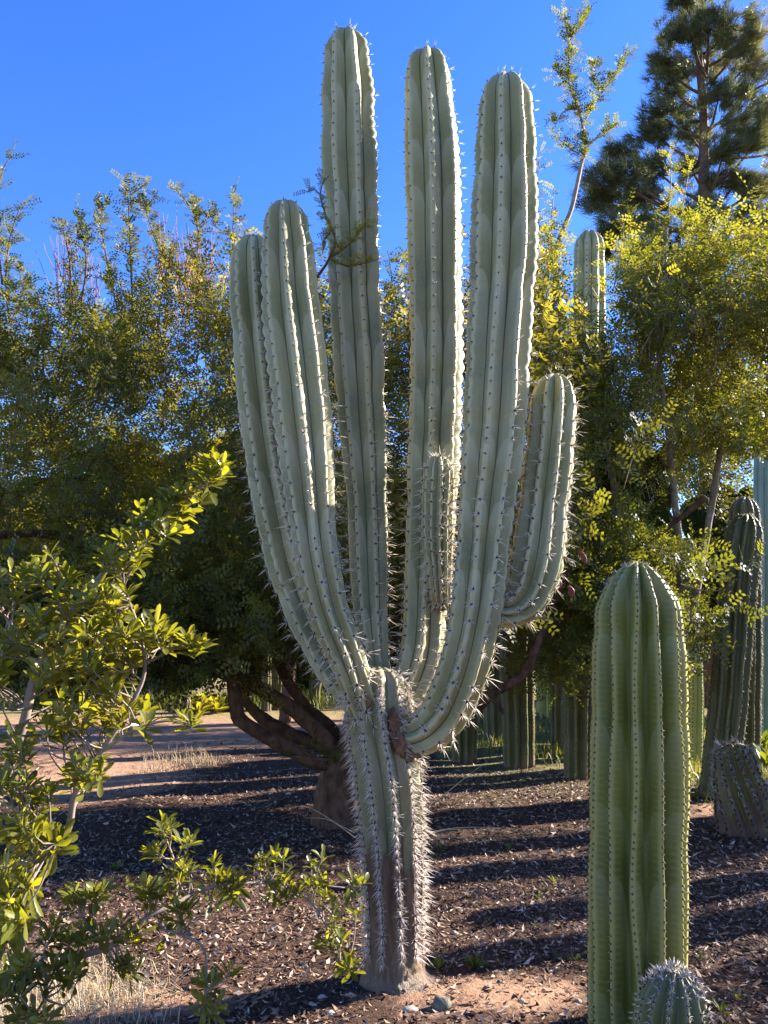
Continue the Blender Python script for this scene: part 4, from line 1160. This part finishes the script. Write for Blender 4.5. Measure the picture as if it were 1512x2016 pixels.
def leafy_shrub(name, base, label, skeleton, rosettes, seed, leaf_len=(0.06, 0.095), cmid=0.5):
    r_ = np.random.default_rng(seed)
    t = thing(name, base, label, 'shrub')
    sk = []
    for q, (path, w0, w1) in enumerate(skeleton):
        P = np.array([p if isinstance(p, np.ndarray) else at(*p) for p in path])
        V, F, Ft = tube(P, np.linspace(w0, w1, len(P)), 7, .02, .10, seed + q)
        obj('branch', V, [F, Ft], M_twig, t)
        pts, rad, s = smooth_path(P, np.linspace(w0, w1, len(P)), .02)
        sk.append(pts)
    sk = np.vstack(sk)
    twigs = Bag()
    inst = []
    for (x, y, Y) in rosettes:
        tip = at(x, y, Y)
        d = np.linalg.norm(sk - tip - np.array([0, 0, -.06]), axis=1)
        root = sk[np.argmin(d)]
        L = np.linalg.norm(tip - root)
        if L > .02:
            mid = (tip + root) / 2 + r_.normal(0, .10 * L, 3) + [0, 0, -.12 * L]
            V, F, Ft = tube(np.array([root, mid, tip]), np.array([.0035 + .004 * L, .0028, .0018]), 5, .03)
            twigs.add(V, Q=F, T=Ft)
            ax = norm(tip - mid + np.array([0, 0, .35 * L]))
        else:
            ax = np.array([0, 0, 1.0])
        n = r_.integers(6, 12)
        for q in range(n):
            a = q * 2.399 + r_.uniform(-.4, .4)
            f = q / n
            e = .15 + .95 * f + r_.uniform(-.25, .25)
            x_ = norm(np.cross(ax, [0.3, .8, .2])); y_ = np.cross(ax, x_)
            dirn = norm((math.cos(a) * x_ + math.sin(a) * y_) * math.cos(e) + ax * math.sin(e) + np.array([0, 0, .12]))
            nz = norm(np.cross(np.cross(dirn, ax + r_.normal(0, .15, 3)), dirn)); nx_ = np.cross(dirn, nz)
            Lf = r_.uniform(*leaf_len) * (1 - .35 * f)
            pos = tip - ax * (.035 * (1 - f)) * r_.uniform(.5, 1.2)
            inst.append((pos, np.stack([nx_, dirn, nz], 1) * Lf, np.clip(cmid + .25 * (f - .4) + r_.normal(0, .13), 0.02, .98), r_.integers(0, len(PAD))))
    if twigs.n: twigs.obj('twigs', M_twig, t, kind='stuff')
    camv = np.array([0, 0, CAMH])
    size = [np.linalg.det(i_[1]) ** (1 / 3) / np.linalg.norm(i_[0] - camv) * (0.4 + abs(np.dot(norm(camv - i_[0]), norm(i_[1][:, 2])))) for i_ in inst]
    order = np.argsort(-np.array(size))
    levels = [0.2, .4, .5, .6, .75, .9]
    cache = {}
    for o_ in order[:300]:
        pos, M, c, w = inst[o_]
        lv = int(np.argmin([abs(c - l_) for l_ in levels]))
        if (w, lv) not in cache:
            me = mesh_data('leaf', PAD[w][0], PAD[w][1], {'c': np.full(len(PAD[w][0]), levels[lv])}); me.materials.append(M_leaf_shrub); cache[(w, lv)] = me
        o = bpy.data.objects.new('leaf', cache[(w, lv)])
        COL.objects.link(o)
        o.parent = t
        o.matrix_local = Matrix.Translation(Vector(pos - BASE[t])) @ Matrix(M.tolist()).to_4x4()
    bag = Bag()
    for o_ in order[300:]:
        pos, M, c, w = inst[o_]
        bag.add(PAD[w][0] @ M.T + pos, Q=PAD[w][1], c=c)
    if bag.n: bag.obj('leaves', M_leaf_shrub, t, kind='stuff')
    return t

def scatter(ells, r_):
    out = []
    for (cx, cy, rx, ry, n, Y0, Y1) in ells:
        for _ in range(int(n * 1.45 + .5)):
            a, r = r_.uniform(0, 6.28), math.sqrt(r_.uniform(0, 1))
            out.append((cx + rx * r * math.cos(a), cy + ry * r * math.sin(a), r_.uniform(Y0, Y1)))
    return out
r_ = np.random.default_rng(5)
gb = on_ground(-160, 1985)
sk1 = [([gb, (-60, 1720, 2.75), (-5, 1570, 2.7), (45, 1430, 2.68), (72, 1325, 2.66), (120, 1235, 2.65), (190, 1145, 2.65), (260, 1070, 2.65), (330, 1005, 2.65), (400, 955, 2.65), (425, 935, 2.65)], .022, .003),
       ([(-60, 1720, 2.75), (60, 1700, 2.7), (130, 1640, 2.65), (150, 1560, 2.62), (200, 1480, 2.6), (250, 1400, 2.6), (285, 1320, 2.6), (270, 1230, 2.6), (240, 1150, 2.6)], .014, .004),
       ([(72, 1325, 2.66), (40, 1270, 2.7), (10, 1210, 2.75), (-20, 1150, 2.8)], .009, .004),
       ([(120, 1235, 2.65), (130, 1170, 2.7), (110, 1110, 2.72)], .008, .003),
       ([(270, 1310, 2.6), (310, 1295, 2.6), (350, 1270, 2.6), (395, 1270, 2.6)], .006, .003),
       ([(200, 1480, 2.6), (260, 1440, 2.55), (320, 1420, 2.55), (380, 1425, 2.55)], .006, .003),
       ([(-5, 1570, 2.7), (40, 1600, 2.6), (80, 1620, 2.55), (110, 1660, 2.5)], .008, .003)]
ros1 = scatter([(420, 930, 25, 22, 7, 2.6, 2.7), (365, 985, 35, 28, 8, 2.58, 2.72), (310, 1030, 45, 35, 9, 2.5, 2.75), (260, 1090, 60, 40, 12, 2.5, 2.8), (100, 1130, 50, 40, 9, 2.6, 2.85), (20, 1160, 50, 40, 8, 2.6, 2.9),
                (180, 1180, 90, 45, 18, 2.45, 2.85), (240, 1250, 85, 50, 22, 2.45, 2.8), (90, 1260, 90, 55, 18, 2.5, 2.9), (0, 1330, 50, 60, 9, 2.5, 2.9), (360, 1255, 18, 18, 3, 2.58, 2.65), (395, 1270, 18, 16, 3, 2.58, 2.65),
                (170, 1340, 90, 50, 17, 2.45, 2.85), (250, 1400, 60, 45, 9, 2.5, 2.75), (370, 1420, 16, 10, 2, 2.5, 2.6), (110, 1440, 55, 45, 8, 2.45, 2.7), (180, 1520, 60, 40, 6, 2.5, 2.7), (20, 1480, 35, 40, 5, 2.45, 2.7),
                (40, 1570, 60, 35, 8, 2.4, 2.65), (30, 1650, 55, 45, 11, 2.4, 2.65), (110, 1660, 22, 18, 4, 2.45, 2.55), (20, 1740, 45, 45, 10, 2.4, 2.65), (15, 1830, 40, 45, 8, 2.4, 2.65)], r_)
leafy_shrub('leafy_shrub', gb, 'upright shrub with shiny paddle-shaped green leaves and grey stems on the left', sk1, ros1, 900, cmid=.55)
gb2 = on_ground(-120, 2010)
sk2 = [([gb2, (-40, 1975, 2.85), (30, 1945, 2.85), (90, 1910, 2.85), (160, 1882, 2.85), (205, 1868, 2.85), (245, 1845, 2.88), (290, 1805, 2.9), (345, 1780, 2.95), (380, 1760, 3.0), (440, 1742, 3.05), (520, 1738, 3.15), (600, 1740, 3.25), (680, 1748, 3.3)], .014, .003),
       ([(345, 1782, 2.95), (347, 1740, 2.95), (344, 1700, 2.95), (330, 1660, 2.95), (322, 1635, 2.95)], .006, .0025),
       ([(318, 1828, 2.92), (350, 1838, 2.9), (385, 1852, 2.9), (403, 1872, 2.9), (407, 1925, 2.9), (405, 1965, 2.9)], .006, .003),
       ([(560, 1740, 3.2), (610, 1775, 3.2), (640, 1820, 3.2), (658, 1880, 3.2), (690, 1900, 3.2)], .006, .0025),
       ([(160, 1882, 2.85), (110, 1880, 2.8), (40, 1878, 2.8)], .006, .003), ([(90, 1910, 2.85), (90, 1960, 2.8), (60, 2010, 2.75)], .006, .003),
       ([(205, 1868, 2.85), (160, 1790, 2.8), (185, 1755, 2.8)], .005, .003)]
ros2 = scatter([(322, 1628, 16, 14, 3, 2.9, 3.0), (372, 1660, 14, 12, 2, 2.9, 3.0), (310, 1680, 14, 12, 2, 2.9, 3.0), (190, 1755, 16, 18, 4, 2.75, 2.85), (135, 1770, 22, 16, 3, 2.7, 2.85), (365, 1715, 14, 16, 3, 2.95, 3.05), (430, 1715, 22, 20, 5, 3.0, 3.1),
                (450, 1750, 40, 25, 6, 2.95, 3.15), (280, 1760, 40, 24, 6, 2.85, 3.0), (340, 1800, 40, 28, 6, 2.85, 3.0), (130, 1840, 50, 25, 7, 2.7, 2.9), (230, 1830, 50, 25, 7, 2.75, 2.95), (120, 1910, 60, 25, 9, 2.7, 2.9), (40, 1920, 45, 25, 6, 2.65, 2.85),
                (250, 1900, 28, 20, 4, 2.8, 2.95), (60, 2000, 50, 20, 5, 2.65, 2.8), (20, 1960, 40, 25, 4, 2.65, 2.8), (412, 1940, 14, 10, 2, 2.85, 2.95), (412, 1985, 18, 16, 3, 2.85, 2.95), (460, 1920, 8, 8, 1, 2.9, 2.95),
                (540, 1700, 35, 22, 5, 3.1, 3.25), (560, 1750, 45, 30, 6, 3.1, 3.25), (640, 1740, 40, 25, 5, 3.15, 3.3), (700, 1745, 18, 14, 2, 3.2, 3.3), (680, 1800, 30, 26, 3, 3.15, 3.3), (660, 1855, 28, 22, 4, 3.15, 3.25), (695, 1900, 12, 10, 2, 3.15, 3.25), (330, 1740, 25, 15, 3, 2.9, 3.0), (620, 1690, 20, 16, 2, 3.2, 3.3)], r_)
leafy_shrub('leafy_shrub', gb2, 'low sprawling shrub branch of paddle-shaped leaves reaching toward the big cactus trunk', sk2, ros2, 950, leaf_len=(0.048, 0.08), cmid=.45)

# ------------------------------------------------------------------ mulch, leaves, grass, stones
def chips(n, xr, yr, L, seed, thr=1.0):
    r_ = np.random.default_rng(seed)
    x, y = r_.uniform(*xr, n), r_.uniform(*yr, n)
    keep = (np.abs(x) < y * .62 + 1.2) & (r_.uniform(0, 1, n) > soil_mask(x, y) * thr + .25 * (vnoise(x * 2.5, y * 2.5, 8) > .5))
    x, y = x[keep], y[keep]; n = len(x)
    z = gz(x, y) + r_.uniform(0.001, .014, n)
    a = r_.uniform(0, 6.28, n); Lc = np.minimum(L * np.exp(r_.normal(-.35, .6, n)), L * 1.7); W = Lc * r_.uniform(.16, .42, n)
    ti, ro = r_.normal(0, .28, n), r_.normal(0, .5, n)
    d = np.stack([np.cos(a) * np.cos(ti), np.sin(a) * np.cos(ti), np.sin(ti)], 1)
    s_ = np.stack([-np.sin(a) * np.cos(ro), np.cos(a) * np.cos(ro), np.sin(ro)], 1)
    up = np.array([0, 0, 1.0])
    C = np.stack([x, y, z], 1)
    curl = (r_.uniform(-.1, .28, n) * Lc)[:, None] * up
    v0 = C - d * Lc[:, None] / 2 + curl * .6; v1 = C - s_ * W[:, None] / 2 ; v2 = C + s_ * W[:, None] / 2; v3 = C + d * Lc[:, None] / 2 + curl
    V = np.stack([v0, v1, v2, v3], 1).reshape(-1, 3)
    b = np.arange(n)[:, None] * 4
    T = np.concatenate([b + np.array([0, 1, 2]), b + np.array([1, 3, 2])])
    c = np.clip(r_.beta(1.5, 1.35, n) + .0, 0, 1)
    return V, T, np.repeat(c, 4)
bag = Bag()
for (n, xr, yr, L, sd) in [(95000, (-3.2, 3.6), (2.6, 6.2), .034, 1), (60000, (-5, 5.5), (6.2, 10.5), .045, 2), (16000, (-8, 8), (10.5, 15), .06, 3)]:
    V, T, c = chips(n, xr, yr, L, sd)
    bag.add(V, T=T, c=c)
mul = bag.obj('leaf_mulch', M_chip, smooth=False, kind='stuff')
tag(mul, 'brown mulch of bark chips and dry leaves covering the ground', 'mulch')

def blades(centers, n, spread, L, lean, w, r_, bag, cm=.5, cs=.2, flat=0.0):
    for c in centers:
        x = c[0] + r_.normal(0, spread, n); y = c[1] + r_.normal(0, spread, n)
        a = r_.uniform(0, 6.28, n); Ls = L * r_.uniform(.5, 1.2, n); ln = np.abs(r_.normal(lean, lean * .5, n))
        b = np.stack([x, y, gz(x, y) - .005], 1)
        d = np.stack([np.cos(a), np.sin(a), 0 * a], 1); s_ = np.stack([-np.sin(a), np.cos(a), 0 * a], 1) * w
        up = np.array([0, 0, 1.0])
        m = b + (d * (np.sin(ln) * .45)[:, None] + up * (np.cos(ln) * .55)[:, None]) * Ls[:, None]
        tip = m + (d * np.sin(np.minimum(ln * 2.0, 1.9))[:, None] + up * np.cos(np.minimum(ln * 2.0, 1.9))[:, None]) * Ls[:, None] * .5
        tip[:, 2] = np.maximum(tip[:, 2], gz(tip[:, 0], tip[:, 1]) + .004)
        V = np.stack([b - s_, b + s_, m - s_ * .8, m + s_ * .8, tip], 1).reshape(-1, 3)
        k_ = np.arange(n)[:, None] * 5
        T = np.concatenate([k_ + np.array(t) for t in ((0, 1, 3), (0, 3, 2), (2, 3, 4))])
        bag.add(V, T=T, c=np.repeat(np.clip(cm + r_.normal(0, cs, n), 0, 1), 5))
r_ = np.random.default_rng(15)
bag = Bag()
cs = [np.array([x, y]) for x, y in zip(r_.uniform(2.2, 9, 260), r_.uniform(8.3, 18, 260))] + [np.array([x, y]) for x, y in zip(r_.uniform(.9, 3.0, 60), r_.uniform(11.8, 17, 60))]
blades(cs, 60, .22, .20, .45, .004, r_, bag, .62, .22)
g_ = bag.obj('grass_patch', M_grass, smooth=False, kind='stuff'); tag(g_, 'sunlit yellow-green grass growing around the back cacti on the right', 'grass')
bag = Bag()
cs = [on_ground(x, y)[:2] for x, y in zip(r_.uniform(-60, 700, 90), r_.uniform(1384, 1398, 90))]
blades(cs, 50, .3, .55, .4, .008, r_, bag, .5, .25)
g_ = bag.obj('grass_patch', M_grass, smooth=False, kind='stuff'); tag(g_, 'tall wispy grass at the far end of the sandy path', 'grass')
bag = Bag()
cs = [on_ground(x, y)[:2] for x, y in zip(r_.uniform(-40, 290, 26), r_.uniform(1945, 2030, 26))]
blades(cs, 75, .10, .20, 1.0, .0012, r_, bag, .55, .25)
g_ = bag.obj('dry_grass', M_straw, smooth=False, kind='stuff'); tag(g_, 'matted pale dry straw below the low shrub branch', 'dry grass')
bag = Bag()
cs = [on_ground(x, y)[:2] for x, y in zip(r_.uniform(250, 420, 12), r_.uniform(1490, 1520, 12))]
blades(cs, 60, .12, .25, .95, .003, r_, bag, .2, .2)
g_ = bag.obj('dry_grass', M_straw, smooth=False, kind='stuff'); tag(g_, 'small heap of brown dry grass on the sandy soil under the tree', 'dry grass')

# long pale grass stalks beside the trunk
for q, pts in enumerate([[(838, 1640), (900, 1630), (990, 1630), (1060, 1640)], [(836, 1645), (880, 1634), (930, 1634), (980, 1638)], [(834, 1660), (870, 1648), (900, 1648), (935, 1660)], [(700, 1650), (660, 1620), (620, 1595), (590, 1585)], [(698, 1640), (670, 1625), (640, 1612), (600, 1610)],
                         [(838, 1590), (880, 1560), (930, 1520), (960, 1500)], [(940, 1700), (960, 1712), (985, 1722)]]):
    Y0 = on_ground(770, 1660)[1]
    P = np.array([at(x, y, Y0 if i else Y0 - .1) for i, (x, y) in enumerate(pts)])
    P[:, 2] = np.maximum(P[:, 2], gz(P[:, 0], P[:, 1]) + .02)
    V, F, Ft = tube(P, np.linspace(.004, .0015, len(P)), 4, .05)
    o = obj('grass_stalk', V, [F, Ft], M_straw, attrs={'c': np.full(len(V), .5)}, base=P[0])
    tag(o, 'long pale grass stalk arching over the mulch beside the spiny trunk', 'grass stalk', 'pale grass stalks')

def weed(px, py, n, L, label, group, w=.3, lean=.8, mat=M_grass, name='weed', cm=.5):
    g = on_ground(px, py); g[2] -= .004
    bag = Bag()
    for q in range(n):
        a = rng.uniform(0, 6.28); e = rng.uniform(.3, 1.3) * (1.2 - .4 * lean)
        d = norm([math.cos(a) * math.cos(e), math.sin(a) * math.cos(e), math.sin(e) + .1]); nz = norm(np.cross(np.cross(d, [0, 0, 1.0]), d)); nx_ = np.cross(d, nz)
        LL = L * rng.uniform(.6, 1.1)
        M = np.stack([nx_ * w / .36, d, nz], 1) * LL
        bag.add(PAD[q % len(PAD)][0] @ M.T + g, Q=PAD[0][1], c=np.clip(rng.normal(cm, .15), 0, 1))
    o = bag.obj(name, mat, base=g)
    tag(o, label, 'weed', group)
for (x, y, n, L, w) in [(862, 1928, 9, .07, .4), (1075, 1752, 14, .06, .16), (1092, 1735, 12, .07, .16), (1060, 1768, 10, .05, .2), (1090, 1815, 10, .05, .2), (862, 1690, 8, .06, .3), (868, 1672, 6, .07, .3), (1000, 1672, 5, .06, .4), (905, 1620, 6, .05, .3),
                        (1110, 1900, 10, .05, .16), (1130, 1905, 10, .05, .2), (1378, 1882, 10, .05, .35), (1500, 1590, 12, .12, .3), (1436, 1632, 6, .08, .3), (1030, 1862, 10, .04, .2), (230, 1722, 12, .07, .3), (342, 1965, 6, .04, .3), (1420, 1985, 12, .07, .25),
                        (1100, 1500, 10, .14, .3), (1450, 1960, 8, .06, .25), (1055, 1830, 8, .045, .2), (960, 1825, 7, .045, .2)]:
    weed(x, y, n, L, 'small green weed sprouting from the mulch', 'weeds sprouting in the mulch', w)
weed(935, 1922, 70, .075, 'low feathery bright green weed tuft right of the big cactus base', None, .10, cm=.35)
for q, (x, y) in enumerate([(405, 1398), (425, 1405), (450, 1400), (390, 1410)]):
    weed(x, y, 60, .5, 'bright green leafy weed clump by the short cactus stump', 'bright weed clump', .3, .5, M_leaf_shrub, 'weed', .75)
for q, (x, y) in enumerate([(1500, 1480), (1512, 1520), (1480, 1440)]):
    weed(x, y, 60, .35, 'bright green leafy weed behind the weathered barrel cactus', 'weeds behind the barrel cactus', .3, .5, M_grass, 'weed', .35)

def stone(px, py, r, label, mat, sq=(1, .8, .6), seed=0, name='stone', group=None):
    g = on_ground(px, py)
    V, F = blob(g + [0, 0, r * sq[2] * .15], r, seed, .22, 6, sq)
    o = obj(name, V, F, mat, base=g, smooth=False)
    tag(o, label, 'rock', group)
stone(868, 1998, .045, 'grey-green angular rock at the foot of the big cactus', M_rock, (1.0, .8, .85), 31, 'rock')
stone(650, 2006, .022, 'pale pebble left of the big cactus base', M_pebble, seed=32, name='pebble')
stone(806, 2002, .026, 'flat pale pebble directly in front of the big cactus base', M_pebble, (1.3, .8, .5), 33, 'pebble')
stone(568, 1563, .035, 'small square white stone on the dark mulch left of the tree trunk', M_pebble, (1, 1, .7), 34, 'pebble')
for q in range(46):
    x, y = rng.uniform(250, 1480), rng.uniform(1680, 2010)
    if 690 < x < 870 and y > 1900: continue
    stone(x, y, rng.uniform(.008, .02), 'tiny pale pebble lying in the mulch', M_pebble, (1, .8, .6), 200 + q, 'pebble', 'tiny pebbles in the mulch')
for q, (x, y, L) in enumerate([(435, 1816, .11), (458, 1857, .10), (884, 1735, .09), (870, 1742, .08), (1400, 1842, .10), (1388, 1765, .10), (1380, 1738, .10), (1478, 1940, .08), (1418, 1900, .09), (1120, 1708, .08), (490, 1985, .09), (455, 1990, .08)]):
    g = on_ground(x, y) + [0, 0, .014]
    a = rng.uniform(-.6, .6)
    M = np.array([[-math.sin(a), math.cos(a), 0], [math.cos(a), math.sin(a), .1], [0, 0, 1]]).T * L
    V = (PAD[q % 3][0] * [1, 1, -1.2]) @ M.T + g
    o = obj('fallen_leaf', V, PAD[0][1], M_fallen, base=g)
    tag(o, 'large curled brown leaf fallen on the mulch', 'leaf', 'large fallen leaves')
